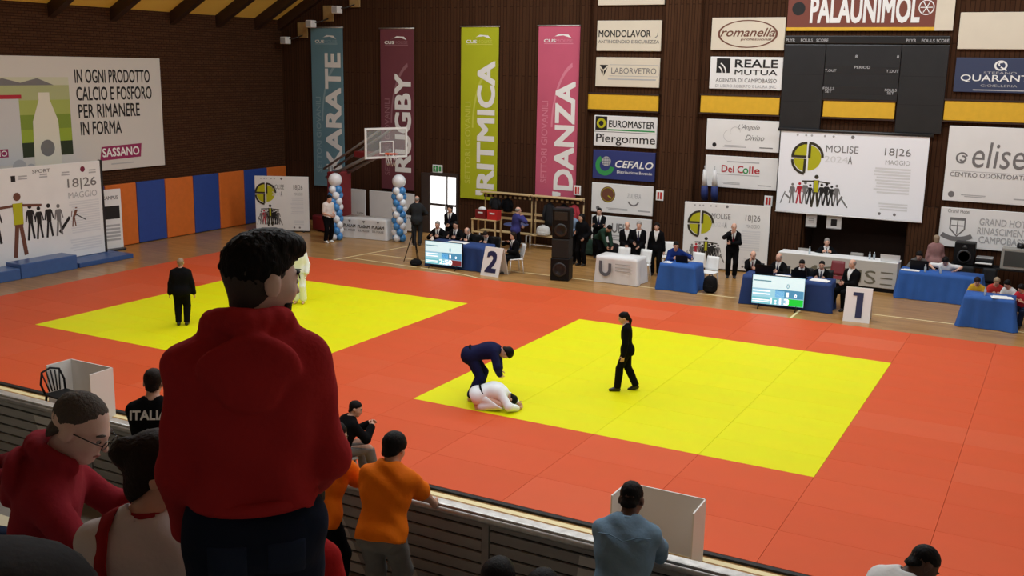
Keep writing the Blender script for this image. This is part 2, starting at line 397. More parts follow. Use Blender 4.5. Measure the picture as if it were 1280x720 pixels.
    if face:
        for x in (-.032, .032):
            MB().ball(Hd(x, .083, .0), .0125 * s, 10).build('eye', mat('eye_white', (.35, .33, .31), .2), root)
            MB().ball(Hd(x, .0915, -.001), .0065 * s, 8).build('iris', mat('iris_dark', (.012, .008, .006), .15), root)
        for x in (-1, 1):
            MB().tube([Hd(x * .052, .079, .022), Hd(x * .036, .092, .027), Hd(x * .014, .094, .021)], [.003 * s, .0055 * s, .004 * s], 6).build('eyebrow', hairm, root)
        MB().tube([Hd(-.022, .091, -.064), Hd(-.008, .1005, -.062), Hd(.008, .1005, -.062), Hd(.022, .091, -.064)], [.002 * s, .0045 * s, .0045 * s, .002 * s], 6).build('lips', mat('lip_skin', srgb(165, 95, 85), .45), root)
    # ---------------- hair
    hl = lambda P: (P - hc) @ Fh / s
    def cut(P, zf=.062, zb=-.066):
        q = hl(P); m_ = (zf - zb) / (.085 + .09); return ((zf + m_ * (q[:, 1] - .085)) - q[:, 2]) * s / math.sqrt(1 + m_ * m_)
    if hd:
        pad = .14 * s
        def hair_fn(P):
            q = hl(P); nz = .003 * s * np.sin(q[:, 0] * 260 + 3 * np.sin(q[:, 2] * 90)) * np.cos(q[:, 1] * 190)
            if hd == 'bald':
                d = ellip(P, Hd(0, -.016, .012), Fh, np.array((.083, .104, .088)) * s); c_ = cut(P, .03, -.07)
                top_ = -(np.linalg.norm((q - np.array((0, .03, .12))) / np.array((1, 1.2, 1)), axis=1) - .088) * s
                return np.maximum(np.maximum(d, c_), top_) + nz
            d = ellip(P, Hd(0, -.016, .034), Fh, np.array((.084, .104, .094)) * s) + nz
            if hd in ('buzz', 'thin'): d = d + (.004 if hd == 'buzz' else .006) * s
            if hd == 'quiff':
                d = smin(d, ellip(P, Hd(0, .045, .105), Fh, np.array((.066, .062, .032)) * s), .04 * s)
                d = smin(d, ellip(P, Hd(0, .085, .088), Fh, np.array((.052, .03, .026)) * s), .03 * s)
                return np.maximum(d, cut(P, .060, -.050)) + nz
            if hd != 'bald': d = smin(d, ellip(P, Hd(0, -.048, -.052), Fh, np.array((.064, .052, .058)) * s) + nz, .02 * s)
            if hd in ('thick', 'bun'):
                d = d - .014 * s
            d = np.maximum(d, cut(P, .058 if hd in ('long', 'pony', 'bun', 'bob') else (.115 if hd == 'thin' else .070), -.12 if hd == 'bun' else -.095))
            if hd == 'long':
                d = smin(d, rcone(P, Hd(0, -.055, .03), Hd(0, -.085, -.26), .088 * s, .065 * s), .04 * s)
                for x in (-.05, .05): d = smin(d, rcone(P, Hd(x, -.03, .02), Hd(x * 1.2, -.05, -.22), .052 * s, .04 * s), .03 * s)
            if hd == 'bob':
                d = smin(d, rcone(P, Hd(0, -.04, .03), Hd(0, -.05, -.09), .088 * s, .075 * s), .04 * s)
            if hd == 'pony':
                d = smin(d, rcone(P, Hd(0, -.10, .07), Hd(0, -.125, -.10), .030 * s, .034 * s), .02 * s)
                d = smin(d, rcone(P, Hd(0, -.125, -.10), Hd(0, -.105, -.2), .034 * s, .012 * s), .02 * s)
            if hd == 'bun':
                d = smin(d, np.linalg.norm(P - Hd(0, -.115, .05), axis=1) - .056 * s + .004 * np.sin(q[:, 0] * 90) * np.sin(q[:, 2] * 110) * s, .012 * s)
            return d
        r_ = .3 * s if hd in ('long', 'pony') else .2 * s
        sdf_mesh('hair', hair_fn, hc - r_, hc + r_, min(vox, .014), hairm, root)
    # ---------------- clothes
    def tloc(P):
        q = (P - mid) @ Fu / s; return q[:, 0], q[:, 1], q[:, 2] + .24
    def wr_(P): return wrinkle * s * (np.sin(P[:, 2] * 34 / s + 5 * np.sin(P[:, 0] * 7 + P[:, 1] * 5)) + .6 * np.sin(P[:, 0] * 30 + P[:, 2] * 22 + 2 * np.sin(P[:, 1] * 11))) if wrinkle else 0
    tp = {'suit': .020, 'tee': .014, 'hoodie': .028, 'coat': .030, 'gi': .030, 'shirt': .016}[top]
    if infl is not None: tp = infl
    arms = []
    arm_lim = {}
    for nm in 'LR':
        sd, sh, el, wr = J[nm][:4]; f_ = sleeve
        if f_ < 1:
            G['slv' + nm] = [('c', sh, sh + (el - sh) * f_ * 1.6, .058 * s * w_, .052 * s * w_, .05 * s)]; arms += ['slv' + nm]
        else: arms += ['ua' + nm]; G['fas' + nm] = [('c', el, el + (wr - el) * (.97 if top != 'gi' else .85), .046 * s * w_, .034 * s, .03 * s)]; arms += ['fas' + nm]
    hm = hem if hem is not None else {'suit': -.14, 'tee': -.08, 'hoodie': -.07, 'coat': -.2, 'gi': -.16, 'shirt': -.10}[top]
    tg = ['torso', 'hips'] + arms
    extra_prims = (extra_top(dict(sp=sp, Fu=Fu, Fl=Fl, s=s, hc=hc, Hd=Hd, c7=c7, J=J)) if extra_top else [])
    G['xt'] = extra_prims
    inf = {'*': tp * s, 'hips': tp * s + (.012 * s if top in ('suit', 'coat', 'gi') else 0.004), 'xt': 0}
    if top in ('suit', 'coat') and not sitting: G['skirt'] = [('c', pv + Fp @ np.array((0, 0, -.02)) * s, pv + Fp @ np.array((0, 0, -.14)) * s, .125 * s * w_, .128 * s * w_, .04)]
    else: G['skirt'] = []
    lo, hi = bounds(tg + ['neck'] + (['xt'] if extra_prims else []), .09 * s)
    zc = tloc
    cuff = .0
    def top_fn(P):
        d = ev(P, ['torso', 'hips'] + (['skirt'] if G['skirt'] else []), inf)
        if extra_prims: d = smin(d, ev(P, ['xt'], 0), .02 * s)
        q = (P - pv) @ Fl / s; d = np.maximum(d, (hm - q[:, 2]) * s)
        d = smin(d, ev(P, arms, inf), .03 * s) + wr_(P)
        nk = ev(P, ['neck'], .012 * s if not extra_prims else .004); d = np.maximum(d, -nk)
        if top in ('suit', 'gi'):
            x, y, z = tloc(P); t0, t1, ww = ((.20, .52, .075) if top == 'suit' else (.26, .52, .06))
            wd = np.maximum(np.abs(x) - ww * (z - t0) / (t1 - t0), -(y - .02)) * s
            d = np.maximum(d, -wd)
        return d
    tname = {'suit': 'suit_jacket', 'tee': 't_shirt', 'hoodie': 'hoodie', 'coat': 'coat', 'gi': 'judo_jacket', 'shirt': 'shirt'}[top]
    T = sdf_mesh(tname, top_fn, lo, hi, vox, topm, root)
    if top == 'suit':
        def shirt_fn(P):
            d = ev(P, ['torso', 'neck'], {'torso': .011 * s, 'neck': .008 * s}); x, y, z = tloc(P)
            d = np.maximum(d, (.12 - z) * s); d = np.maximum(d, (z - .545) * s); return np.maximum(d, (np.abs(x) - .13) * s)
        lo, hi = bounds(['torso', 'neck'], .05 * s)
        sdf_mesh('shirt', shirt_fn, lo, hi, min(vox, .018), WHITE, root)
        if tie:
            p = lambda t, y: sp(t) + Fu[:, 1] * y * s
            m_ = MB()
            ys = [(.50, .078), (.44, .105), (.36, .124), (.26, .126), (.2, .120)]; ws = [.014, .016, .024, .03, .03]
            V = []; F = []
            for (t, y), wd in zip(ys, ws):
                c = p(t, y); V += [c - Fu[:, 0] * wd * s, c + Fu[:, 0] * wd * s, c + Fu[:, 0] * wd * s - Fu[:, 1] * .02 * s, c - Fu[:, 0] * wd * s - Fu[:, 1] * .02 * s]
            for i in range(4):
                for k in range(4): F.append((i * 4 + k, i * 4 + (k + 1) % 4, i * 4 + 4 + (k + 1) % 4, i * 4 + 4 + k))
            F += [(0, 1, 2, 3), (16, 17, 18, 19)]
            m_.add(V, F).build('necktie', tie, root)
    lg = ['hips', 'thL', 'skL', 'thR', 'skR']
    linf = {'*': tinfl * s, 'hips': tinfl * .7 * s}
    for nm in 'LR':
        kn, an = J[nm][5], J[nm][6]
        if top == 'gi': G['sk' + nm].append(('c', kn, kn + (an - kn) * .85, .07 * s, .075 * s, .03 * s))
        else: G['sk' + nm].append(('c', kn, kn + (an - kn) * .95, .052 * s, .05 * s, .03 * s))
    lo, hi = bounds(lg, .06 * s)
    def leg_fn(P):
        d = ev(P, lg, linf) + wr_(P) * .7; wn = Fl[:, 2] + np.array((0, 0, 1.)); wn /= np.linalg.norm(wn)
        d = np.maximum(d, (P - pv) @ wn - .09 * s)
        for nm in 'LR':
            kn, an = J[nm][5], J[nm][6]; u = (an - kn) / np.linalg.norm(an - kn)
            near = np.linalg.norm(P - an, axis=1) < .16 * s
            d = np.where(near, np.maximum(d, ((P - an) @ u) - .012 * s), d)
        return d
    sdf_mesh('trousers', leg_fn, lo, hi, vox, legm, root)
    if shoes:
        for nm in 'LR':
            lo, hi = bounds(['ft' + nm], .03 * s); an = J[nm][6]
            def sh_fn(P, nm=nm, an=an):
                d = ev(P, ['ft' + nm], .009 * s)
                return np.maximum(d, (P[:, 2] - an[2] - .01 * s))
            sdf_mesh('shoe', sh_fn, lo, hi, min(vox, .016), shoem, root)
    root['_hx'] = 0
    del root['_hx']
    return root, dict(sp=sp, Fu=Fu, Fl=Fl, s=s, hc=hc, Hd=Hd, c7=c7, J=J, pv=pv, Fh=Fh, mid=mid, leg_fn=leg_fn, Fp=Fp)
# ------------------------------------------------------------------ procedural surfaces of the hall
def wood_floor():
    m = bpy.data.materials.new('sports_parquet'); m.use_nodes = True; nt = m.node_tree; b = nt.nodes['Principled BSDF']
    tc = nt.nodes.new('ShaderNodeTexCoord')
    br = nt.nodes.new('ShaderNodeTexBrick'); br.inputs['Scale'].default_value = 1; br.inputs['Brick Width'].default_value = 1.6; br.inputs['Row Height'].default_value = .09
    br.inputs['Mortar Size'].default_value = .002; br.offset = .37
    br.inputs['Color1'].default_value = srgb(190, 146, 88) + (1,); br.inputs['Color2'].default_value = srgb(165, 122, 70) + (1,); br.inputs['Mortar'].default_value = srgb(120, 84, 45) + (1,)
    nt.links.new(tc.outputs['Object'], br.inputs['Vector'])
    n = nt.nodes.new('ShaderNodeTexNoise'); n.inputs['Scale'].default_value = 5; n.inputs['Detail'].default_value = 6
    mp = nt.nodes.new('ShaderNodeMapping'); mp.inputs['Scale'].default_value = (.35, 5, 1); nt.links.new(tc.outputs['Object'], mp.inputs[0]); nt.links.new(mp.outputs[0], n.inputs['Vector'])
    mx = nt.nodes.new('ShaderNodeMix'); mx.data_type = 'RGBA'; mx.blend_type = 'MULTIPLY'; mx.inputs[0].default_value = .35
    rp = nt.nodes.new('ShaderNodeValToRGB'); rp.color_ramp.elements[0].color = (.45, .42, .4, 1); rp.color_ramp.elements[1].color = (1, 1, 1, 1)
    nt.links.new(n.outputs['Fac'], rp.inputs[0]); nt.links.new(br.outputs['Color'], mx.inputs[6]); nt.links.new(rp.outputs[0], mx.inputs[7]); nt.links.new(mx.outputs[2], b.inputs['Base Color'])
    b.inputs['Roughness'].default_value = .28; b.inputs['Specular IOR Level'].default_value = .45
    return m
def rib_wall(name, c1, c2, vertical=True, pitch=.11):
    m = bpy.data.materials.new(name); m.use_nodes = True; nt = m.node_tree; b = nt.nodes['Principled BSDF']
    tc = nt.nodes.new('ShaderNodeTexCoord')
    br = nt.nodes.new('ShaderNodeTexBrick'); br.inputs['Scale'].default_value = 1
    mp = nt.nodes.new('ShaderNodeMapping')
    # swing the wall plane into the texture's u,v: far wall uses x,z ; left wall y,z
    if vertical == 'far': mp.inputs['Rotation'].default_value = (math.radians(-90), 0, 0)
    else: mp.inputs['Rotation'].default_value = (math.radians(-90), 0, math.radians(-90)); mp.vector_type = 'POINT'
    if vertical == 'left':
        sx = nt.nodes.new('ShaderNodeSeparateXYZ'); cx = nt.nodes.new('ShaderNodeCombineXYZ'); nt.links.new(tc.outputs['Object'], sx.inputs[0])
        nt.links.new(sx.outputs['Y'], cx.inputs['X']); nt.links.new(sx.outputs['Z'], cx.inputs['Y']); src = cx.outputs[0]
    else:
        sx = nt.nodes.new('ShaderNodeSeparateXYZ'); cx = nt.nodes.new('ShaderNodeCombineXYZ'); nt.links.new(tc.outputs['Object'], sx.inputs[0])
        nt.links.new(sx.outputs['Z'], cx.inputs['X']); nt.links.new(sx.outputs['X'], cx.inputs['Y']); src = cx.outputs[0]
    br.inputs['Brick Width'].default_value = .25 if vertical == 'left' else 2.4; br.inputs['Row Height'].default_value = pitch; br.inputs['Mortar Size'].default_value = .012
    br.inputs['Color1'].default_value = c1 + (1,); br.inputs['Color2'].default_value = c2 + (1,); br.inputs['Mortar'].default_value = tuple(x * .45 for x in c1) + (1,)
    nt.links.new(src, br.inputs['Vector'])
    nt.links.new(br.outputs['Color'], b.inputs['Base Color'])
    bp = nt.nodes.new('ShaderNodeBump'); bp.invert = True; bp.inputs['Strength'].default_value = .6; bp.inputs['Distance'].default_value = .012
    nt.links.new(br.outputs['Fac'], bp.inputs['Height']); nt.links.new(bp.outputs[0], b.inputs['Normal'])
    b.inputs['Roughness'].default_value = .8; b.inputs['Specular IOR Level'].default_value = .08
    return m
M_FLOOR = wood_floor()
M_WALLF = rib_wall('ribbed_brown_cladding', (.062, .027, .013), (.050, .021, .010), 'far', .13)
M_PIER = rib_wall('ribbed_pier_cladding', (.074, .033, .016), (.060, .026, .012), 'far', .10)
M_WALLL = rib_wall('brown_brick', (.074, .033, .016), (.058, .025, .012), 'left', .085)
M_DARK = mat('dark_recess_paint', srgb(52, 34, 26), .8, var=.1)
M_CONC = mat('concrete', srgb(135, 128, 118), .85, var=.12, scale=3, bump=.2, bscale=30)
M_BEAM = mat('dark_timber', srgb(50, 29, 17), .6, var=.2, scale=4, stretch=(.2, 4, 4))
M_CEILY = mat('yellow_ceiling_board', (1.0, .72, .16), .6, var=.04, scale=1)
M_CEILW = mat('pale_ceiling', srgb(215, 205, 190), .8)
M_PAINTW = mat('white_wall_paint', srgb(210, 205, 196), .85, var=.04, scale=1)
FY = 33.35
def struct(name, mb, m): return tag(mb.build(name, m), kind='structure')

floor = struct('floor', MB().box(-28.7, 8, -5, 33.4, -.1, 0), M_FLOOR)
wl = struct('wall_left', MB().box(-29.0, -28.7, -5, 33.7, 0, 12.8), M_WALLL)
wf = MB()
wf.box(-29, -15.05, FY, FY + .35, 0, 12.8)                         # main wall behind the banners
wf.box(-15.05, -8.3, FY + .03, FY + .35, 0, 12.8); wf.box(-8.3, -7.35, FY + .03, FY + .35, 0, 12.8)
wf.box(-7.35, -4.25, FY + .03, FY + .35, 2.0, 12.8); wf.box(-4.25, 8, FY + .03, FY + .35, 0, 12.8)
wall_far = struct('wall_far', wf, M_WALLF)
for (a, b, z1) in ((-15.35, -15.02, 12.8), (-12.3, -11.08, 12.8), (-8.36, -7.4, 2.2), (-4.2, -3.42, 2.4)):
    box('pier', M_PIER if a != -15.35 else M_WALLF, wall_far, a, b, FY - .16, FY + .04, 0, z1)
rc = MB().box(-7.45, -4.15, FY + .02, FY + 1.4, -.1, 0).box(-7.35, -4.25, FY + 1.3, FY + 1.4, 0, 2.0).box(-7.45, -7.35, FY + .3, FY + 1.4, 0, 2.0).box(-4.25, -4.15, FY + .3, FY + 1.4, 0, 2.0).box(-7.45, -4.15, FY + .3, FY + 1.4, 2.0, 2.1)
rc.build('stage_recess', M_DARK, wall_far)
struct('wall_right', MB().box(8, 8.3, -5, 33.7, 0, 12.8), M_PAINTW)
struct('wall_back', MB().box(-29, 8.3, -5.3, -5, 0, 12.8), mat('grey_back_wall', srgb(196, 198, 200), .9))
# ceiling: boarded slope with timber beams next to the left wall, flat beyond
ceil = struct('ceiling', MB().box(-20, 8.3, -5, 33.7, 12.7, 12.9), M_CEILW)
def slope(x): return 8.0 + (x + 28.7) * .55
sx0, sx1 = -29.0, -20.0
def slab(y0, y1, o0, o1, m, nm, par):
    V = [(x, y, slope(x) + o) for x in (sx0, sx1) for y in (y0, y1) for o in (o0, o1)]
    return MB().add(V, [(0, 1, 3, 2), (4, 6, 7, 5), (0, 4, 5, 1), (2, 3, 7, 6), (0, 2, 6, 4), (1, 5, 7, 3)]).build(nm, m, par)
bst = [-4.0, -1.6, .8, 3.2, 5.6, 8.0, 10.4, 12.8, 15.2, 17.7, 20.1, 22.45, 24.85, 27.45, 29.7, 31.8]
for i, y0 in enumerate(bst):
    slab(y0, y0 + .26, -.42, .0, M_BEAM, 'beam', ceil)
    slab(y0 + .2, (bst[i + 1] if i + 1 < len(bst) else 33.3), 0, .06, M_CEILY, 'ceiling_panel', ceil)
slab(33.15, 33.45, -.42, .0, M_BEAM, 'beam', ceil)
# wall pads along the left wall: orange and blue in turn
pads = empty('wall_padding', (-28.7, 24, 0), 0, kind='structure')
M_PO = mat('orange_vinyl', srgb(214, 110, 40), .5, var=.05); M_PB = mat('blue_vinyl', srgb(42, 72, 150), .5, var=.05)
edges = [20.05, 21.4, 22.75, 24.1, 25.45, 26.75, 28.12, 29.44, 30.82, 32.15, 33.3]
for i in range(len(edges) - 1):
    MB().box(.0, .1, edges[i] - 24 + .012, edges[i + 1] - 24 - .012, .02, 2.16, .03).build('pad', M_PO if i % 2 == 1 else M_PB, pads)

# court lines painted on the parquet
M_LINE = mat('cream_line_paint', srgb(238, 222, 170), .45)
def fline(x0, y0, x1, y1, wd=.06, m=None):
    d = np.array((x1 - x0, y1 - y0)); d = d / np.linalg.norm(d); n = np.array((-d[1], d[0])) * wd / 2
    V = [(x0 + n[0], y0 + n[1], .004), (x0 - n[0], y0 - n[1], .004), (x1 - n[0], y1 - n[1], .004), (x1 + n[0], y1 + n[1], .004)]
    V += [(a, b, .001) for a, b, c in V]
    return MB().add(V, [(0, 1, 2, 3), (7, 6, 5, 4), (0, 4, 5, 1), (1, 5, 6, 2), (2, 6, 7, 3), (3, 7, 4, 0)]).build('court_line', m or M_LINE, floor)
fline(-21.05, 26.6, -20.45, 30.5); fline(-20.6, 28.25, -.2, 28.35); fline(-20.85, 27.3, -17.9, 27.12); fline(-6.05, 26.6, -6.05, 28.3)
for k in range(10):
    a0, a1 = math.radians(95 - k * 7), math.radians(95 - k * 7 - 7)
    fline(-17.6 + 5.2 * math.cos(a0), 22.0 + 5.15 * math.sin(a0), -17.6 + 5.2 * math.cos(a1), 22.0 + 5.15 * math.sin(a1))
fline(-24, 12.33, 4, 12.33, .11); fline(-6.35, 11.7, -6.35, 12.2, .14, mat('red_line_paint', srgb(190, 80, 45), .5))
fline(-3.3, 31.6, -2.3, 31.5, .12, M_PAINTW)

# ------------------------------------------------------------------ tatami: tiles of the two yellow contest areas and the red safety area
def tatami(name, base, light, dark):
    m = bpy.data.materials.new(name); m.use_nodes = True; nt = m.node_tree; b = nt.nodes['Principled BSDF']
    oi = nt.nodes.new('ShaderNodeObjectInfo'); rp = nt.nodes.new('ShaderNodeValToRGB'); e = rp.color_ramp.elements
    e[0].color = dark + (1,); e[0].position = 0; e[1].color = base + (1,); e[1].position = .35; e2 = rp.color_ramp.elements.new(.88); e2.color = base + (1,); e3 = rp.color_ramp.elements.new(1); e3.color = light + (1,)
    nt.links.new(oi.outputs['Random'], rp.inputs[0])
    tc = nt.nodes.new('ShaderNodeTexCoord'); n = nt.nodes.new('ShaderNodeTexNoise'); n.inputs['Scale'].default_value = 1.3; n.inputs['Detail'].default_value = 3; nt.links.new(tc.outputs['Object'], n.inputs['Vector'])
    mx = nt.nodes.new('ShaderNodeMix'); mx.data_type = 'RGBA'; mx.blend_type = 'MULTIPLY'; mx.inputs[0].default_value = .12
    nt.links.new(rp.outputs[0], mx.inputs[6]); nt.links.new(n.outputs['Color'], mx.inputs[7]); nt.links.new(mx.outputs[2], b.inputs['Base Color'])
    n2 = nt.nodes.new('ShaderNodeTexNoise'); n2.inputs['Scale'].default_value = 90; nt.links.new(tc.outputs['Object'], n2.inputs['Vector'])
    bp = nt.nodes.new('ShaderNodeBump'); bp.inputs['Strength'].default_value = .25; bp.inputs['Distance'].default_value = .004; nt.links.new(n2.outputs['Fac'], bp.inputs['Height']); nt.links.new(bp.outputs[0], b.inputs['Normal'])
    b.inputs['Roughness'].default_value = .5; b.inputs['Specular IOR Level'].default_value = .14
    return m
M_RED = tatami('red_tatami_vinyl', (.72, .108, .034), (.74, .135, .055), (.69, .100, .030)); M_YEL = tatami('yellow_tatami_vinyl', (.86, .85, .004), (.88, .86, .006), (.84, .83, .003))
tile_cache = {}
def tiles(root, x0, x1, nx, y0, y1, ny, m):
    dx = (x1 - x0) / nx; dy = (y1 - y0) / ny; key = (round(dx, 3), round(dy, 3), m.name)
    if key not in tile_cache:
        tile_cache[key] = MB().box(-dx / 2 + .002, dx / 2 - .002, -dy / 2 + .002, dy / 2 - .002, .001, .040, .003).mesh('mat_tile', m)
    for i in range(nx):
        for j in range(ny):
            mesh_obj('mat_tile', tile_cache[key], None, root, (x0 + dx * (i + .5), y0 + dy * (j + .5), 0))
XR0, XR1, YR0, YR1 = -10.64, -3.04, 15.86, 23.46
XL0, XL1 = -21.56, -13.96
ra = empty('safety_area_mats', (0, 0, 0), 0, 'orange-red judo mats of the safety zone surrounding both yellow areas', 'judo mat')
for (a, b, nx) in ((-25.0, XL0, 2), (XL0, XL1, 4), (XL1, XR0, 2), (XR0, XR1, 4), (XR1, -1.12, 1), (-1.12, 3.6, 3)):
    tiles(ra, a, b, nx, 12.52, YR0, 3, M_RED); tiles(ra, a, b, nx, YR1, 26.55, 3, M_RED)
    if (a, b) not in ((XL0, XL1), (XR0, XR1)): tiles(ra, a, b, nx, YR0, YR1, 8, M_RED)
MB().box(-25.0, 3.6, 12.43, 12.515, .001, .036).build('edge_strip', mat('black_edge', (.01, .01, .01), .7), ra)  # thin black strip along the near edge of the mats
cr = empty('contest_area', (0, 0, 0), 0, 'yellow square contest mat with the referee and two wrestlers on it', 'judo mat', 'yellow contest areas'); tiles(cr, XR0, XR1, 4, YR0, YR1, 8, M_YEL)
cl_ = empty('contest_area', (0, 0, 0), 0, 'yellow square contest mat behind the standing man in the red hoodie', 'judo mat', 'yellow contest areas'); tiles(cl_, XL0, XL1, 4, YR0, YR1, 8, M_YEL)

# ------------------------------------------------------------------ spectator stand: concrete tiers and the slatted parapet
RY = 6.38
def tier_z(i): return 2.15 + .50 * i
st = MB()
st.box(-16, 7, 4.95, RY + .15, 0, 2.15)
for i in range(1, 12): st.box(-16, 7, 4.95 - .8 * i, 4.95 - .8 * (i - 1), 0, tier_z(i))
stand = tag(st.build('floor_stand', M_CONC), kind='structure')
M_BEN = mat('cream_bench_plastic', srgb(196, 184, 150), .55, var=.05)
for i in range(1, 8):
    for bx in range(-15, 7, 2):
        MB().box(bx + .02, bx + 1.98, 4.95 - .8 * i + .36, 4.95 - .8 * (i - 1) - .01, tier_z(i), tier_z(i) + .035, .012).build('bench_seat', M_BEN, stand)
par = empty('parapet', (0, RY, 2.15), 0, 'grey slatted parapet with metal handrail along the front of the stand', 'parapet')
M_SLAT = mat('grey_slat_paint', srgb(160, 157, 152), .5, var=.12, scale=3, stretch=(.5, 3, 3)); M_RAIL = mat('brushed_metal_rail', srgb(190, 188, 184), .35, metal=.6, var=.2, scale=12)
MB().box(-16, 7, -.055, .045, .81, .85, .015).tube([(-16, -.05, .80), (7, -.05, .80)], .028, 10).build('handrail', M_RAIL, par)
MB().box(-16, 7, .024, .05, 0, .81).build('backing', mat('dark_parapet_back', srgb(40, 38, 36), .7), par)
sl = MB().box(.035, 2.165, .0, .022, 0, .082, .004).mesh('slat', M_SLAT)
for k in range(-8, 4):
    x = k * 2.2 + .78
    box('post', M_SLAT, par, x - .03, x + .03, -.01, .05, 0, .81)
    for j in range(8):
        mesh_obj('slat', sl, None, par, (x, 0, .02 + j * .098))
# paler slanted stripes laid over some boards, one thin quad per slat
M_PALE = mat('pale_slat_stripe', srgb(214, 210, 202), .6)
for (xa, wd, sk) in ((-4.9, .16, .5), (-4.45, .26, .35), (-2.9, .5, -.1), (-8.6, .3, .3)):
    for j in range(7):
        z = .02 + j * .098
        o = flat(par, [[(xa - sk * z, z + .004), (xa + wd - sk * z, z + .004), (xa + wd - sk * (z + .078), z + .078), (xa - sk * (z + .078), z + .078)]], M_PALE, -.0015, 'pale_patch')
# ------------------------------------------------------------------ boards and banners on the walls
def ink(name, r, g, b, rough=.6): return mat('ink_' + name, srgb(r, g, b), rough)
K = ink('black', 22, 20, 22); GRY = ink('grey', 120, 118, 118); LG = ink('light_grey', 178, 178, 180); PG = ink('pale_grey', 222, 223, 225); RD = ink('red', 180, 30, 50)
WHT = ink('white', 240, 240, 238); YLW = ink('lime', 186, 184, 20); DK = ink('dark_olive', 52, 46, 28); NVY = ink('navy', 38, 42, 84); GRN = ink('green', 50, 150, 80); BRN = ink('brown', 110, 66, 50)
BOARDW = mat('white_board', srgb(236, 236, 235), .5, var=.03, scale=1.5); BOARDC = mat('cream_board', srgb(222, 212, 192), .5, var=.03, scale=1.5)
class Board:
    def __init__(s, name, label, cat, x, y, z0, w_, h_, m, rz=0, t=.05, group=None, frame=None):
        s.r = empty(name, (x, y, z0), math.radians(rz), label, cat, group); s.w, s.h = w_, h_; s.t = t
        MB().box(-w_ / 2, w_ / 2, 0, t, 0, h_, min(.012, t / 3)).build('panel', m, s.r)
        if frame:
            f = .03; MB().box(-w_ / 2 - f, w_ / 2 + f, -.01, t, -f, 0).box(-w_ / 2 - f, w_ / 2 + f, -.01, t, h_, h_ + f).box(-w_ / 2 - f, -w_ / 2, -.01, t, 0, h_).box(w_ / 2, w_ / 2 + f, -.01, t, 0, h_).build('frame', frame, s.r)
    def X(s, u): return (u - .5) * s.w
    def Z(s, v): return v * s.h
    def T(s, txt, u, v, wu, hv, m=None, bold=0, shear=0, rot=0):
        a, b = (wu * s.w, hv * s.h) if rot == 0 else (hv * s.h, wu * s.w)
        return text(s.r, txt, s.X(u), s.Z(v), a, b, m or K, -.005, bold, shear, rot)
    def F(s, polys, m, y=-.003, nm='print'): return flat(s.r, polys, m, y, nm)
    def R(s, u0, u1, v0, v1, m, y=-.003, nm='print'): return s.F([rect(s.X(u0), s.X(u1), s.Z(v0), s.Z(v1))], m, y, nm)
    def lines(s, u0, u1, v0, v1, n, m, ragged=.15):
        P = []
        for i in range(n):
            v = v0 + (v1 - v0) * (i + .5) / n; h2 = (v1 - v0) / n * .28; a = u0 + random.random() * ragged * (u1 - u0)
            P.append(rect(s.X(a), s.X(u1), s.Z(v - h2), s.Z(v + h2)))
        return s.F(P, m, -.003, 'small_print')
def wallsign(name, label, x0, x1, z0, z1, m=BOARDW, y=33.3, frame=None, cat='sign', group=None):
    return Board(name, label, cat, (x0 + x1) / 2, y, z0, x1 - x0, z1 - z0, m, 0, .06, group, frame)

# --- first column of sponsor boards
b = wallsign('sponsor_board', 'cream sponsor board reading MONDOLAVOR', -14.78, -12.46, 6.9, 7.9, BOARDC)
b.T('MONDOLAVOR', .435, .57, .81, .22, K, .012); b.T('ANTINCENDIO E SICUREZZA', .5, .31, .95, .11, GRY, .004); b.F(arcband(b.X(.90), b.Z(.56), .1, .125, -80, 20), GRY)
b = wallsign('sponsor_board', 'pale sponsor board reading LABORVETRO', -14.78, -12.46, 5.71, 6.69, BOARDC)
b.T('LABORVETRO', .6, .55, .70, .2, GRY); b.F([bar((b.X(.22), b.Z(.75)), (b.X(.98), b.Z(.75)), .015), bar((b.X(.22), b.Z(.37)), (b.X(.98), b.Z(.37)), .015), bar((b.X(.98), b.Z(.37)), (b.X(.98), b.Z(.75)), .015)], LG)
b.F([[(b.X(.06), b.Z(.74)), (b.X(.12), b.Z(.58)), (b.X(.2), b.Z(.74))], [(b.X(.07), b.Z(.62)), (b.X(.11), b.Z(.38)), (b.X(.12), b.Z(.53))], [(b.X(.13), b.Z(.53)), (b.X(.13), b.Z(.36)), (b.X(.19), b.Z(.66))]], K); b.lines(.2, .95, .22, .3, 1, LG, 0)
wallsign('sponsor_board', 'cream board at the very top edge above the MONDOLAVOR board', -14.78, -12.4, 8.4, 9.4, BOARDC)
M_YP = mat('yellow_panel_paint', srgb(226, 178, 44), .5, var=.05)
def ypanel(x0, x1, z0, z1, label):
    r = empty('window_panel', ((x0 + x1) / 2, 33.27, z0), 0, label, 'wall panel', 'yellow strip panels between the sponsor boards'); w_ = x1 - x0
    MB().box(-w_ / 2, w_ / 2, 0, .1, 0, z1 - z0, .015).build('panel', M_YP, r)
    MB().box(-w_ / 2 - .03, w_ / 2 + .03, -.02, .1, -.05, -.005).box(-w_ / 2 - .03, w_ / 2 + .03, -.02, .1, z1 - z0 + .005, z1 - z0 + .05).build('frame', M_BEAM, r)
ypanel(-15.04, -12.45, 4.93, 5.45, 'yellow strip panel between the LABORVETRO and EUROMASTER boards'); ypanel(-10.98, -8.39, 4.96, 5.51, 'yellow strip panel below the REALE MUTUA board')
ypanel(-7.03, -4.91, 4.96, 5.46, 'yellow strip panel under the middle of the scoreboard'); ypanel(-3.53, .6, 4.99, 5.56, 'yellow strip panel below the blue QUARANTA board')
b = wallsign('sponsor_board', 'white sponsor board reading EUROMASTER over Piergomme', -14.77, -12.46, 3.69, 4.73)
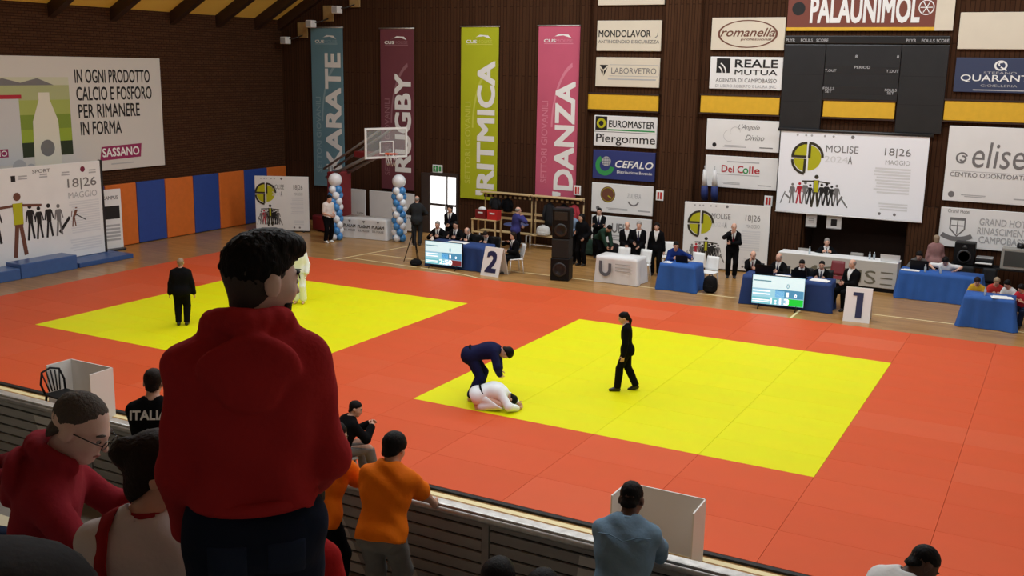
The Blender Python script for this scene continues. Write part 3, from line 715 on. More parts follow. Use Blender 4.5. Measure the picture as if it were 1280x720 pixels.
b.T('EUROMASTER', .6, .74, .72, .22, K, .014); b.R(.02, .21, .52, .97, K); b.F([disc(b.X(.115), b.Z(.745), .17)], YLW, -.004); b.F([disc(b.X(.115), b.Z(.745), .09)], K, -.005); b.F([bar((b.X(.0), b.Z(.47)), (b.X(1), b.Z(.47)), .02)], GRY); b.lines(.22, .97, .5, .58, 1, GRN, 0)
b.T('Piergomme', .51, .22, .94, .36, K, .006)
b = wallsign('sponsor_board', 'navy blue sponsor board reading CEFALO', -14.77, -12.47, 2.55, 3.54, mat('navy_board', srgb(46, 58, 120), .5))
b.T('CEFALO', .67, .55, .6, .24, WHT, .016, .25); b.T('Distribuzione Bevande', .68, .28, .56, .1, WHT, .004); b.F(arcband(b.X(.2), b.Z(.48), .2, .36, 120, 350), GRN); b.F([disc(b.X(.22), b.Z(.62), .17)], LG, -.004)
for k in (-.09, 0, .09): b.F([bar((b.X(.22) - .15, b.Z(.62) + k), (b.X(.22) + .15, b.Z(.62) + k), .012), bar((b.X(.22) + k, b.Z(.62) - .15), (b.X(.22) + k, b.Z(.62) + .15), .012)], NVY, -.005)
b = wallsign('sponsor_board', 'white sponsor board with a brown round coin emblem', -14.78, -12.49, 1.38, 2.4)
b.F([disc(b.X(.27), b.Z(.62), .28)], BRN); b.F(arcband(b.X(.27), b.Z(.62), .23, .245, 0, 360, 24), YLW, -.004); b.F([bar((b.X(.27), b.Z(.58)), (b.X(.33), b.Z(.5)), .04)], YLW, -.004)
b.T('ZULVERA', .7, .63, .22, .16, LG); b.F(arcband(b.X(.69), b.Z(.5), .17, .22, 200, 340), GRY); b.F([disc(b.X(.11), b.Z(.14), .07)], GRY); b.lines(.25, .6, .1, .18, 2, LG); b.lines(.75, .97, .1, .18, 1, LG)
b = wallsign('sponsor_board', 'white board low on the wall behind the group of standing men', -14.75, -12.5, .2, 1.26)
b.T('UFIT', .5, .62, .3, .3, GRY, .01); b.lines(.3, .7, .2, .4, 3, LG)
# --- second column
b = wallsign('sponsor_board', 'cream sponsor board with romanella lettered inside an oval', -10.75, -8.38, 6.96, 7.97, BOARDC)
b.F(arcband(b.X(.5), b.Z(.5), .4, .43, 0, 360, 36, 2.25), BRN); b.T('romanella', .5, .55, .74, .26, BRN, .008, .35); b.T('professional', .62, .33, .42, .1, BRN, .004, .2)
b = wallsign('sponsor_board', 'white sponsor board reading REALE MUTUA', -10.73, -8.37, 5.73, 6.75)
b.T('REALE', .64, .8, .58, .24, K, .014); b.T('MUTUA', .64, .53, .58, .16, K, .008); b.T('AGENZIA DI CAMPOBASSO', .51, .28, .84, .12, GRY, .003); b.T('DI LIBERO ROBERTO E LAURA SNC', .51, .1, .84, .09, LG, .003)
b.R(.09, .28, .5, .95, K); b.F(arcband(b.X(.08), b.Z(.5), .2, .24, 0, 60) + arcband(b.X(.08), b.Z(.5), .32, .36, 0, 62), WHT, -.005)
b = wallsign('sponsor_board', 'white sponsor board with fine script reading L Angolo Divino', -10.73, -8.32, 3.77, 4.76)
b.T("L'Angolo", .58, .76, .3, .2, GRY, 0, .4); b.T('Divino', .67, .44, .26, .18, GRY, 0, .4); b.F([disc(b.X(.12), b.Z(.16), .07)], K); b.lines(.24, .56, .1, .18, 2, LG); b.lines(.74, .92, .1, .16, 1, GRY); b.F(arcband(b.X(.32), b.Z(.48), .18, .19, 100, 300) + arcband(b.X(.4), b.Z(.6), .16, .17, 0, 200), LG)
b = wallsign('sponsor_board', 'white sponsor board reading Del Colle in red', -10.71, -8.31, 2.55, 3.58)
b.T('Del C', .385, .6, .3, .22, RD, .012); b.T('o', .57, .56, .07, .17, GRN, .01); b.T('lle', .69, .6, .14, .22, RD, .012); b.lines(.3, .75, .8, .86, 1, LG); b.lines(.17, .76, .4, .44, 1, LG, 0); b.lines(.24, .5, .1, .18, 2, LG); b.lines(.74, .93, .1, .16, 1, LG)
# --- PALAUNIMOLISE board and scoreboard
b = wallsign('hall_name_board', 'brown board at the top reading PALAUNIMOL in white letters', -8.34, -3.52, 7.56, 8.7, mat('brown_board', srgb(122, 62, 48), .5))
b.R(.835 + .06, 1, 0, 1, BOARDC, -.006); b.R(0, .895, 0, .09, M_YP, -.007)
b.T('PALAUNIMOL', .475, .55, .655, .66, WHT, .03); b.F(arcband(b.X(.84), b.Z(.58), .19, .22, 0, 360, 24) + [bar((b.X(.84), b.Z(.58)), (b.X(.84) + .17 * math.cos(a), b.Z(.58) + .17 * math.sin(a)), .025) for a in (0, 1.05, 2.1, 3.14, 4.19, 5.24)], WHT)
b.F([disc(b.X(.07), b.Z(.58), .2)], K, -.004); b.lines(.035, .105, .55, .65, 2, BOARDC)
M_SB = mat('scoreboard_black', srgb(40, 40, 42), .35, var=.08, scale=3)
r = empty('scoreboard', (-5.95, 33.3, 4.55), 0, 'large unlit black electronic scoreboard above the projection screen', 'scoreboard')
for nm, x0, x1, z0 in (('side_panel', -2.4, -1.13, 0), ('side_panel', 1.09, 2.4, .02), ('centre_panel', -1.12, 1.08, .95)):
    p = MB().box(x0, x1, -.06, .05, z0, 2.6, .02).build(nm, M_SB, r)
    if nm == 'side_panel':
        for zz in (.85, 1.68): flat(p, [rect(x0 + .02, x1 - .02, zz, zz + .02)], K, -.062, 'joint')
MB().box(-2.4, 2.4, -.07, .05, 2.62, 2.86, .02).build('header', mat('scoreboard_header', srgb(26, 24, 24), .4), r)
for tx, x, wd in (('PLYR', -2.22, .28), ('FOULS', -1.72, .36), ('SCORE', -1.25, .36), ('PLYR', 1.33, .28), ('FOULS', 1.8, .36), ('SCORE', 2.2, .34)): text(r, tx, x, 2.72, wd, .09, LG, -.075, .01)
flat(r, [rect(-1.1, 1.06, 1.72, 1.95), rect(-1.1, 1.06, 1.12, 1.34)], K, -.063, 'print')
for tx, x, z, wd in (('PERIOD', .0, 1.93, .46), ('T.OUT', -.93, 1.82, .34), ('T.OUT', .88, 1.83, .36), ('FOULS', -.95, 1.28, .34), ('SET', -.95, 1.19, .2), ('FOULS', .88, 1.27, .34), ('SET', .88, 1.18, .2), ('8', -.2, 2.25, .06), ('8', 1.0, 2.25, .06)): text(r, tx, x, z, wd, .08, LG, -.066, .01)
# --- right column
wallsign('sponsor_board', 'plain cream board at the top right of the wall', -3.35, -.9, 7.04, 8.07, BOARDC)
b = wallsign('sponsor_board', 'blue jeweller board reading STEFANO QUARANTA', -3.34, -.94, 5.82, 6.8, mat('slate_blue_board', srgb(52, 62, 92), .5))
b.T('QUARANTA', .5, .4, .86, .22, WHT, .006); b.F(arcband(b.X(.5), b.Z(.78), .1, .145, 0, 360, 24, 1.2) + arcband(b.X(.5), b.Z(.82), .03, .07, 40, 240) + [bar((b.X(.5), b.Z(.74)), (b.X(.57), b.Z(.64)), .04)], WHT); b.T('STEFANO', .5, .57, .36, .07, LG); b.T('GIOIELLERIA', .5, .2, .4, .07, LG); b.lines(.16, .84, .04, .1, 1, LG)
b = wallsign('sponsor_board', 'tall white board reading eliseo centro odontoiatrico', -3.33, -.4, 2.63, 4.84)
b.T('eliseo', .56, .63, .64, .34, GRY, 0, .1); b.F(arcband(b.X(.145), b.Z(.58), .12, .17, 20, 300) + arcband(b.X(.155), b.Z(.57), .05, .1, 200, 470), GRY); b.T('CENTRO ODONTOIATRICO', .46, .36, .82, .06, GRY, .002); b.lines(.06, .94, .4, .41, 1, LG, 0); b.F([disc(b.X(.08), b.Z(.09), .09)], GRY); b.lines(.17, .4, .06, .1, 2, LG); b.lines(.62, .9, .06, .09, 1, LG)
b = wallsign('sponsor_board', 'white board with a crest reading GRAND HOTEL RINASCIMENTO', -3.33, -.3, 1.25, 2.43)
for tx, v, a, wd in (('GRAND HOTEL', .70, .60, .48), ('RINASCIMENTO', .47, .60, .50), ('CAMPOBASSO', .25, .60, .46)): b.T(tx, a, v, wd, .17, LG, .012)
cx, cz = b.X(.165), b.Z(.5)
b.F([[(cx - .22, cz + .3), (cx + .22, cz + .3), (cx + .22, cz - .05), (cx, cz - .28), (cx - .22, cz - .05)]], GRY); b.F([[(cx - .18, cz + .22), (cx + .18, cz + .22), (cx + .18, cz - .03), (cx, cz - .23), (cx - .18, cz - .03)]], BOARDW, -.004)
b.F([bar((cx, cz + .22), (cx, cz - .2), .03), bar((cx - .17, cz + .06), (cx + .17, cz + .06), .03)], GRY, -.005); b.F(arcband(cx, cz + .45, .72, .86, 238, 302), GRY, -.004); b.T('Grand Hotel', .165, .92, .2, .09, GRY)

# --- vertical club banners
def banner(word, label, x0, x1, z0, z1, col, wz0, wz1, word2='SETTORI GIOVANILI'):
    m = mat('banner_' + word, srgb(*col), .65, var=.06, scale=.8)
    lt = ink('banner_arc_' + word, *[min(255, int(c * .8 + 60)) for c in col])
    b = Board('hanging_banner', label, 'banner', (x0 + x1) / 2, 33.27, z0, x1 - x0, z1 - z0, m, 0, .03, 'vertical club banners')
    w_, h_ = b.w, b.h
    MB().tube([(-w_ / 2 - .04, .0, h_), (w_ / 2 + .04, .0, h_)], .025, 8).build('top_rod', M_RAIL, b.r)
    b.F([[p for p in q] for q in arcband(b.X(1.0), b.Z(.42), h_ * .36, h_ * .385, 105, 180, 18, .45)], lt, -.002, 'arc_print')
    b.F([[(b.X(.28), b.Z(.925)), (b.X(.5), b.Z(.953)), (b.X(.72), b.Z(.95)), (b.X(.8), b.Z(.93)), (b.X(.6), b.Z(.945)), (b.X(.4), b.Z(.94))]], WHT); b.T('CUS', .28, .915, .28, .018, WHT, .02); b.T('MOLISE', .63, .915, .40, .018, lt, .01); b.lines(.14, .84, .895, .904, 1, lt, 0)
    b.T(word, .68, (wz0 + wz1) / 2, .46, wz1 - wz0, WHT, .03, 0, 90)
    b.T(word2, .2, .33, .15, .48, lt, .01, 0, 90)
    return b
banner('KARATE', 'blue-grey vertical banner reading KARATE', -27.13, -25.57, 1.45, 7.7, (104, 142, 156), .12, .84)
banner("RUGBY", 'dark plum vertical banner reading RUGBY', -23.78, -22.26, 1.56, 7.66, (110, 56, 66), .12, .72)
banner("'RITMICA", 'lime green vertical banner reading RITMICA', -20.17, -18.6, 1.46, 7.72, (178, 186, 24), .03, .80)
banner("'DANZA", 'pink vertical banner reading DANZA', -17.0, -15.39, 1.72, 7.74, (200, 90, 118), .02, .68)

# --- event boards: emblem, date, athletes
def athlete(cx, z, h_, arms=0, lean=0):
    L = []
    L.append(disc(cx + lean * h_ * .5, z + h_ * .93, h_ * .065, 10)); L.append([(cx + lean * h_ * .5 - h_ * .09, z + h_ * .83), (cx + lean * h_ * .5 + h_ * .09, z + h_ * .83), (cx + h_ * .075, z + h_ * .48), (cx - h_ * .075, z + h_ * .48)])
    L.append(bar((cx - h_ * .03, z + h_ * .5), (cx - h_ * .10, z), h_ * .07)); L.append(bar((cx + h_ * .03, z + h_ * .5), (cx + h_ * .09, z + .02 * h_), h_ * .07))
    if arms == 2: L += [bar((cx, z + h_ * .8), (cx - h_ * .42, z + h_ * .78), h_ * .04), bar((cx, z + h_ * .8), (cx + h_ * .42, z + h_ * .76), h_ * .04)]
    else: L += [bar((cx - h_ * .09, z + h_ * .8), (cx - h_ * .14, z + h_ * .52), h_ * .045), bar((cx + h_ * .09, z + h_ * .8), (cx + h_ * .15, z + h_ * .55), h_ * .045)]
    return L
def emblem(b, u, v, r):
    cx, cz = b.X(u), b.Z(v); g = r * .08; y = -.004
    b.F([sector(cx - g, cz + g, r, 90, 180)], YLW, y, 'emblem'); b.F([sector(cx - g, cz - g, r, 180, 270)], YLW, y, 'emblem'); b.F([sector(cx + g, cz, r, -90, 90, 18)], YLW, y, 'emblem')
    t = r * .2
    L = arcband(cx - g, cz + g, r, r + t, 90, 180) + [bar((cx - g - r - t, cz + g), (cx - g, cz + g), t)]
    L += arcband(cx - g, cz - g * 2, r, r + t, 180, 265) + [bar((cx - g * 2, cz - g), (cx - g * 2.4, cz - g - r - t * .6), t)]
    L += arcband(cx + g, cz + g, r, r + t, 0, 90) + [bar((cx + g * 1.8, cz), (cx + g * 1.8, cz + r + t * .6), t)]
    b.F(L, DK, y - .003, 'emblem_outline')
def event_print(b, title=True, dk=GRY):
    emblem(b, .2, .68, b.h * .155)
    if title: b.T('MOLISE', .435, .805, .22, .085, dk, -.004); b.T('2024', .4, .68, .16, .075, PG, -.004); b.T('A', .495, .68, .026, .09, dk, .01)
    b.T('18|26', .805, .79, .17, .115, dk, -.006); b.T('MAGGIO', .81, .68, .16, .055, LG, -.006)
    b.lines(.66, .9, .30, .62, 9, PG); b.lines(.7, .9, .1, .2, 3, PG)
    for u in (.12, .18, .22, .31, .37): b.F([disc(b.X(u), b.Z(.955), b.h * .014, 8)], LG)
    b.F([disc(b.X(.50), b.Z(.955), b.h * .022, 10)], GRY); b.F([disc(b.X(.72), b.Z(.06), b.h * .018, 10)], GRY); b.F([disc(b.X(.82), b.Z(.06), b.h * .018, 10)], GRY)
    h_ = b.h * .3; z = b.Z(.1)
    us = (.11, .16, .2, .235, .315, .35, .385, .42); cols = (GRY, RD, GRY, K, K, K, K, GRY)
    for i, (u, c) in enumerate(zip(us, cols)): b.F(athlete(b.X(u), z + .02 * h_, h_ * (.85 + .05 * (i % 3))), c, -.004, 'athlete_print')
    b.F([bar((b.X(.06), z + h_ * .4), (b.X(.1), z + h_ * .2), h_ * .07), bar((b.X(.06), z + h_ * .5), (b.X(.03), z), h_ * .04), bar((b.X(.45), z + h_ * .4), (b.X(.5), z), h_ * .06), bar((b.X(.46), z + h_ * .45), (b.X(.43), z + .1 * h_), h_ * .07)], GRY, -.004, 'athlete_print')
    a = athlete(b.X(.275), z - .08 * h_, h_ * 1.35, 2)
    b.F(a, DK, -.0055, 'athlete_print'); b.F([rect(b.X(.262), b.X(.29), z + h_ * .55, z + h_ * 1.03)], YLW, -.007, 'athlete_print')
SCREENW = mat('projection_screen_white', srgb(240, 241, 246), .5, emit=.06)
b = Board('projection_screen', 'white projection screen showing the event poster below the scoreboard', 'projection screen', -6.03, 33.12, 1.95, 4.42, 2.54, SCREENW, 0, .03)
event_print(b)
MB().tube([(-2.3, .0, 2.58), (2.3, .0, 2.58)], .05, 10).build('screen_case', M_SB, b.r); MB().tube([(-2.22, .012, -.02), (2.22, .012, -.02)], .022, 8).build('bottom_bar', BOARDW, b.r)
def standboard(name, label, x0, y0, x1, y1, h_, zb=.05):
    w_ = math.hypot(x1 - x0, y1 - y0); rz = math.degrees(math.atan2(y1 - y0, x1 - x0))
    b = Board(name, label, 'event board', (x0 + x1) / 2, (y0 + y1) / 2, zb, w_, h_ - zb, BOARDW, rz, .04, 'event poster boards')
    MB().box(-w_ / 2, w_ / 2, .04, .07, -zb + .002, h_ - zb, .01).build('back_frame', M_SB, b.r)
    for x in (-w_ / 2 + .2, w_ / 2 - .2): MB().box(x - .03, x + .03, -.12, .45, -zb + .002, -zb + .04).build('foot', M_SB, b.r)
    return b
b = standboard('event_board', 'white event poster board behind the standing suited man pointing at his face', -10.85, 31.85, -8.2, 32.35, 2.17); event_print(b)
b = standboard('event_board', 'white event poster board in the corner beside the blue and orange pads', -27.2, 29.85, -25.35, 30.75, 2.12); event_print(b)
# big board on the left, facing right
b = Board('event_backdrop', 'large white event backdrop behind the blue winners podium', 'event board', -27.55, 19.98, .16, 6.2, 2.98, BOARDW, 90, .06)
MB().box(3.1, 3.17, -.02, .1, 0, 3.0).box(-3.17, -3.1, -.02, .1, 0, 3.0).build('side_frame', M_SB, b.r)
def yq(y): return (y - 16.88) / 6.2
emblem(b, yq(17.8), .68, .45); b.T('18|26', yq(22.35), .775, .175, .12, GRY, .004); b.T('MAGGIO', yq(22.35), .66, .175, .065, LG, .0); b.lines(yq(21.75), yq(22.95), .25, .6, 14, PG); b.lines(yq(21.75), yq(22.95), .06, .2, 5, PG)
b.F([disc(b.X(yq(22.4)), b.Z(.925), .09)], ink('maroon', 120, 30, 60)); b.T('SPORT', yq(20.9), .945, .1, .035, GRY, .004); b.R(yq(19.85), yq(20.0), .86, .92, K)
for y in (19.0, 20.1, 20.8, 21.6, 22.6): b.lines(yq(y), yq(y + .3), .87, .92, 2, LG)
for y, c, hh in ((19.0, K, 1.15), (19.62, K, 1.15), (20.75, K, 1.1), (21.05, K, 1.0), (21.4, K, 1.05), (21.75, GRY, 1.0)): b.F(athlete(b.X(yq(y)) - .35, .86 - .1, hh), c, -.004, 'athlete_print')
b.F(athlete(b.X(yq(21.95)), .98, .62, 0, .35), BRN, -.004, 'athlete_print'); b.F([bar((b.X(yq(21.9)) - .1, 1.3), (b.X(yq(21.9)) - .5, .86), .1), bar((b.X(yq(21.9)) + .15, 1.35), (b.X(yq(22.4)), 1.15), .03)], K, -.004, 'athlete_print')
b.F(athlete(b.X(yq(20.0)), .3, 1.95, 2), BRN, -.0055, 'athlete_print'); b.F([rect(b.X(yq(20.0)) - .16, b.X(yq(20.0)) + .16, 1.28, 1.92)], YLW, -.007, 'athlete_print')
# --- dairy billboard on the left wall
b = Board('billboard', 'large white dairy billboard reading IN OGNI PRODOTTO CALCIO E FOSFORO', 'billboard', -28.60, 23.2, 2.66, 7.2, 3.73, mat('billboard_white', srgb(214, 210, 204), .45), 90, .08)
def q(y): return (y - 19.6) / 7.2
def v_(z): return (z - 2.66) / 3.73
for tx, ya, yb, zz in (('IN OGNI PRODOTTO', 23.2, 26.3, 5.78), ('CALCIO E FOSFORO', 23.22, 26.35, 5.22), ('PER RIMANERE', 23.26, 25.78, 4.66), ('IN FORMA', 23.3, 24.95, 4.1)):
    b.T(tx, (q(ya) + q(yb)) / 2, v_(zz), q(yb) - q(ya), .115, K, .012)
b.F([[(b.X(q(23.98)), b.Z(v_(3.0))), (b.X(q(25.72)), b.Z(v_(3.04))), (b.X(q(25.78)), b.Z(v_(3.5))), (b.X(q(24.08)), b.Z(v_(3.46)))]], ink('magenta', 150, 40, 90)); b.T('SASSANO', (q(24.88)), v_(3.26), q(25.65) - q(24.1), .075, WHT, .02); b.lines(q(24.3), q(25.4), v_(2.83), v_(2.9), 1, LG)
gx = [ink('field_pale', 205, 206, 180), ink('field_haze', 176, 182, 130), ink('field_light', 168, 180, 90), ink('field_mid', 126, 150, 50), ink('field_lime', 150, 172, 50), ink('field_dark', 40, 52, 28)]
zs = [5.75, 5.5, 5.05, 4.6, 4.15, 3.75, 3.3]
for i in range(6): b.R(q(19.6), q(22.95), v_(zs[i + 1]), v_(zs[i]), gx[i], -.003, 'landscape_print')
b.F([[(b.X(q(19.6)), b.Z(v_(5.5))), (b.X(q(20.6)), b.Z(v_(5.72))), (b.X(q(21.2)), b.Z(v_(5.58))), (b.X(q(21.8)), b.Z(v_(5.72))), (b.X(q(22.4)), b.Z(v_(5.5)))]], GRY, -.004, 'hill_print')
by = q(22.0); BW = ink('bottle_white', 226, 222, 206)
def bp(dy, z): return (b.X(by) + dy, b.Z(v_(z)))
b.F([[bp(-.46, 2.75), bp(.46, 2.75), bp(.5, 3.2), bp(.46, 4.4), bp(.2, 5.05), bp(.2, 5.4), bp(-.2, 5.4), bp(-.2, 5.05), bp(-.46, 4.4), bp(-.5, 3.2)]], BW, -.006, 'bottle_print')
b.F([disc(b.X(by), b.Z(v_(3.55)), .26)], GRY, -.008); b.T('MU', by, v_(3.55), .05, .05, WHT, .01); b.F([rect(b.X(by) - .21, b.X(by) + .21, b.Z(v_(5.28)), b.Z(v_(5.45)))], gx[1], -.008, 'cap_print')
b.F([rect(b.X(q(19.7)), b.X(q(21.1)), b.Z(v_(3.1)), b.Z(v_(5.2)))], ink('carton', 205, 205, 206), -.005, 'carton_print'); b.R(q(19.7), q(20.6), v_(3.35), v_(3.6), ink('magenta', 150, 40, 90), -.007); b.T('SANO', q(20.2), v_(3.47), .1, .045, WHT, .01); b.R(q(19.62), q(21.2), v_(5.1), v_(5.22), RD, -.007)
b.F([disc(b.X(q(20.95)), b.Z(v_(3.0)), .25), disc(b.X(q(21.35)), b.Z(v_(2.92)), .18)], LG, -.007, 'pebble_print')
# roll-up banner beside the backdrop
b = Board('rollup_banner', 'narrow white roll-up banner between the backdrop and orange pad', 'banner', -28.2, 23.95, .08, .78, 2.0, BOARDW, 78, .03); b.R(.1, .9, .5, .72, K); b.T('CAMPUS', .5, .86, .7, .06, GRY, .01); b.lines(.12, .88, .12, .42, 5, LG)
MB().box(-.42, .42, -.12, .12, -.078, 0, .02).build('base', M_SB, b.r)
# small signs
M_FR = mat('safety_red', srgb(190, 40, 36), .5)
for x, z, lab in ((-15.28, 1.92, 'small red and white fire equipment sign beside the pink DANZA banner'), (-12.2, 1.96, 'small red and white fire equipment sign on the pier beside the coin board'), (-8.55, 2.03, 'small red and white fire equipment sign above the corner of the poster board')):
    b = Board('safety_sign', lab, 'sign', x, 33.15 if x < -9 else 33.34, z, .27, .34, WHT, 0, .04, 'fire equipment signs'); b.R(.2, .45, .15, .85, M_FR); b.R(.55, .8, .15, .85, M_FR)
b = Board('exit_sign', 'green and white emergency exit sign above the glass door', 'sign', -21.2, 33.28, 2.33, .43, .3, WHT, 0, .05); b.R(.08, .6, .12, .88, GRN); b.F(athlete(b.X(.34), b.Z(.18), .18), WHT, -.005); b.R(.68, .92, .2, .8, GRN)
for x, w_, lab in ((-7.13, .34, 'small framed certificate hanging under the left part of the screen'), (-6.42, .46, 'small framed picture with a dark centre hanging under the screen')):
    b = Board('framed_picture', lab, 'picture frame', x, 33.3, 1.5, w_, .39, BOARDW, 0, .03); (b.R(.3, .7, .2, .75, K) if w_ > .4 else b.lines(.25, .75, .3, .7, 3, LG))
    MB().box(-w_ / 2, w_ / 2, -.02, .0, -.02, .0).box(-w_ / 2, w_ / 2, -.02, 0, .39, .41).build('frame', GRY, b.r)
# glass double door
dr = empty('door_1', (-20.9, 33.3, 0), 0, kind='structure'); M_DF = mat('dark_door_frame', srgb(60, 48, 42), .5); M_GL = mat('bright_daylight_glass', (1, 1, 1), .1, emit=1.3)
MB().box(-1.0, -.62, -.06, .06, 0, 2.3).box(-.62, .62, -.06, .06, 2.22, 2.34).box(.56, .62, -.06, .06, 0, 2.22).build('door_frame', M_DF, dr)
for x0, x1 in ((-.6, .12), (.17, .56)):
    for z0, z1 in ((.08, 1.08), (1.16, 2.2)): MB().box(x0, x1, -.015, .015, z0, z1).build('pane', M_GL, dr)
MB().box(.12, .17, -.03, .03, 0, 2.22).box(-.6, .56, -.03, .03, 1.08, 1.16).box(-.6, .56, -.03, .03, 0, .08).build('mullion', M_DF, dr)
MB().box(.08, .1, -.08, -.03, .95, 1.15).build('door_handle', M_RAIL, dr)
# spotlights up the gable
for i, (x, z) in enumerate(((-27.55, 7.6), (-26.25, 8.23), (-24.97, 8.75))):
    r = empty('spotlight', (x, 33.33, z), 0, ('lowest', 'middle', 'highest')[i] + ' white spotlight on a wooden plate under the sloping ceiling', 'spotlight', 'gable spotlights')
    MB().box(-.25, .25, -.06, 0, -.3, .3, .02).build('back_plate', mat('pine_plate', srgb(170, 140, 90), .6, var=.1), r); MB().tube([(0, -.05, -.2), (-.2, -.3, -.32), (-.45, -.42, -.36)], .025, 8).build('arm', M_SB, r)
    h2 = MB().box(-.68, -.38, -.62, -.3, -.55, -.27, .03).build('lamp_head', BOARDW, r); flat(h2, [rect(-.64, -.42, -.52, -.3)], LG, -.625, 'lens')
# ------------------------------------------------------------------ furniture and equipment
M_BLUE = mat('royal_blue_cloth', srgb(40, 92, 170), .8, var=.1, scale=2, bump=.15, bscale=25); M_BLUE2 = mat('deep_blue_cloth', srgb(30, 62, 122), .8, var=.1, scale=2, bump=.15, bscale=25)
M_WCL = mat('white_table_cloth', srgb(226, 226, 226), .8, var=.05, scale=2, bump=.15, bscale=25); M_PLW = mat('white_plastic', srgb(232, 232, 230), .4); M_PLK = mat('black_plastic', (.006, .006, .007), .5, spec=.2)
M_STEEL = mat('grey_steel', srgb(150, 150, 150), .4, metal=.5); M_PINE = mat('pale_pine', srgb(205, 178, 130), .6, var=.1, scale=3, stretch=(.3, 3, 3)); M_PAPER = mat('paper', srgb(240, 240, 238), .7)
def cloth_drape(w_, d_, h_, m, name, parent, floor_gap=.012, amp=.022, flare=.05, seed=0, rows=9, n=128):
    r_ = random.Random(seed); per = 2 * (w_ + d_); V = []; F = []; ph = r_.random() * 6
    def edge(t):
        s_ = t * per; e = .03
        for (x, y, dx, dy, L, nx, ny) in ((-w_ / 2, -d_ / 2, 1, 0, w_, 0, -1), (w_ / 2, -d_ / 2, 0, 1, d_, 1, 0), (w_ / 2, d_ / 2, -1, 0, w_, 0, 1), (-w_ / 2, d_ / 2, 0, -1, d_, -1, 0)):
            if s_ <= L:
                f = s_ / L; cs = max(0, 1 - min(s_, L - s_) / .25)     # nearness of a corner
                sx = (1 if x + dx * L > x else -1)
                cxn = (1 if (x + dx * s_) > 0 else -1) * cs * .7 + nx; cyn = (1 if (y + dy * s_) > 0 else -1) * cs * .7 + ny
                ln = math.hypot(cxn, cyn); return x + dx * s_, y + dy * s_, cxn / ln, cyn / ln, cs
            s_ -= L
        return -w_ / 2, -d_ / 2, -1, -1, 1
    for j in range(rows + 1):
        t = j / rows; z = h_ - (h_ - floor_gap) * t
        for i in range(n):
            x, y, nx, ny, cs = edge(i / n); u = i / n * per
            rip = amp * min(1, t * 1.6) * (math.sin(u * 11 + ph) + .6 * math.sin(u * 23 + ph * 2)) * (.6 + .4 * math.sin(u * 2 + ph))
            o = .012 + flare * t * (1 + 1.6 * cs) + rip
            V.append((x + nx * o, y + ny * o, z + (0 if j else .004)))
    for j in range(rows):
        for i in range(n):
            a = j * n + i; b = j * n + (i + 1) % n; F.append((a, b, b + n, a + n))
    c = len(V); V.append((0, 0, h_ + .006)); F += [(i, c, (i + 1) % n) for i in range(n)]
    mb = MB(); mb.add(V, F, True); return mb.build(name, m, parent)
def table(label, x, y, rz, w_, d_, h_, group=None, top=None):
    r = empty('folding_table', (x, y, 0), math.radians(rz), label, 'table', group)
    MB().box(-w_ / 2, w_ / 2, -d_ / 2, d_ / 2, h_ - .035, h_ - .002, .008).build('tabletop', top or M_PLW, r)
    for sx in (-1, 1):
        for sy in (-1, 1): MB().tube([(sx * (w_ / 2 - .1), sy * (d_ / 2 - .08), h_ - .03), (sx * (w_ / 2 - .1), sy * (d_ / 2 - .08), 0)], .018, 8).build('leg', M_STEEL, r)
    return r
def draped(tl, cl, x, y, rz, w_, d_, h_, m, seed=0, amp=.022, flare=.04):
    table(tl, x, y, rz, w_, d_, h_)
    r = empty('tablecloth', (x, y, 0), math.radians(rz), cl, 'tablecloth'); cloth_drape(w_, d_, h_, m, 'cloth', r, amp=amp, flare=flare, seed=seed); return r
def monitor(label, x, y, rz, w_, h_, z0, rows, clock, accent):
    r = empty('display_monitor', (x, y, 0), math.radians(rz), label, 'monitor', 'scoreboard monitors')
    MB().box(-w_ / 2, w_ / 2, 0, .06, z0, z0 + h_, .012).build('housing', M_PLK, r)
    for sx in (-.35, .35): MB().tube([(sx * w_, -.12, .012), (sx * w_, .03, z0 + .05), (sx * w_, .16, .012)], .014, 6).build('foot', M_PLK, r)
    def P(u0, u1, v0, v1, c, k=1.0, y_=-.003, nm='screen_area'):
        return flat(r, [rect((u0 - .5) * w_, (u1 - .5) * w_, z0 + v0 * h_, z0 + v1 * h_)], mat('screen_%d_%d_%d' % c, srgb(*c), .3, emit=.75 * k), y_, nm)
    scr = P(.015, .985, .02, .98, (150, 200, 225), .9, -.002, 'screen')
    P(.02, .98, .55, .97, (208, 240, 248), 1); P(.02, .62, .25, .5, (150, 210, 230)); P(.45, .97, .28, .55, (70, 140, 180)); P(.02, .5, .03, .25, (110, 190, 205)); P(.7, .975, .03, .26, accent)
    WT = mat('screen_white', (1, 1, 1), .3, emit=.9); SK = mat('screen_dark', srgb(90, 150, 170), .3, emit=.4)
    text(r, clock, .04 * w_ + (0 if accent[1] > 100 else .03), z0 + .15 * h_, .34 * w_, .19 * h_, WT, -.008, .02); text(r, '0', .18 * w_, z0 + .68 * h_, .05 * w_, .15 * h_, SK, -.008); text(r, '1', .18 * w_, z0 + .4 * h_, .03 * w_, .14 * h_, WT, -.008, .02); text(r, '0', .33 * w_, z0 + .38 * h_, .04 * w_, .1 * h_, WT, -.008, .02)
    for v in (.8, .46, .36, .16, .1): flat(r, [rect(-.47 * w_, (-.15 + .02 * v) * w_, z0 + (v - .015) * h_, z0 + (v + .02) * h_)], WT if v < .5 else SK, -.007, 'small_print')
    return r
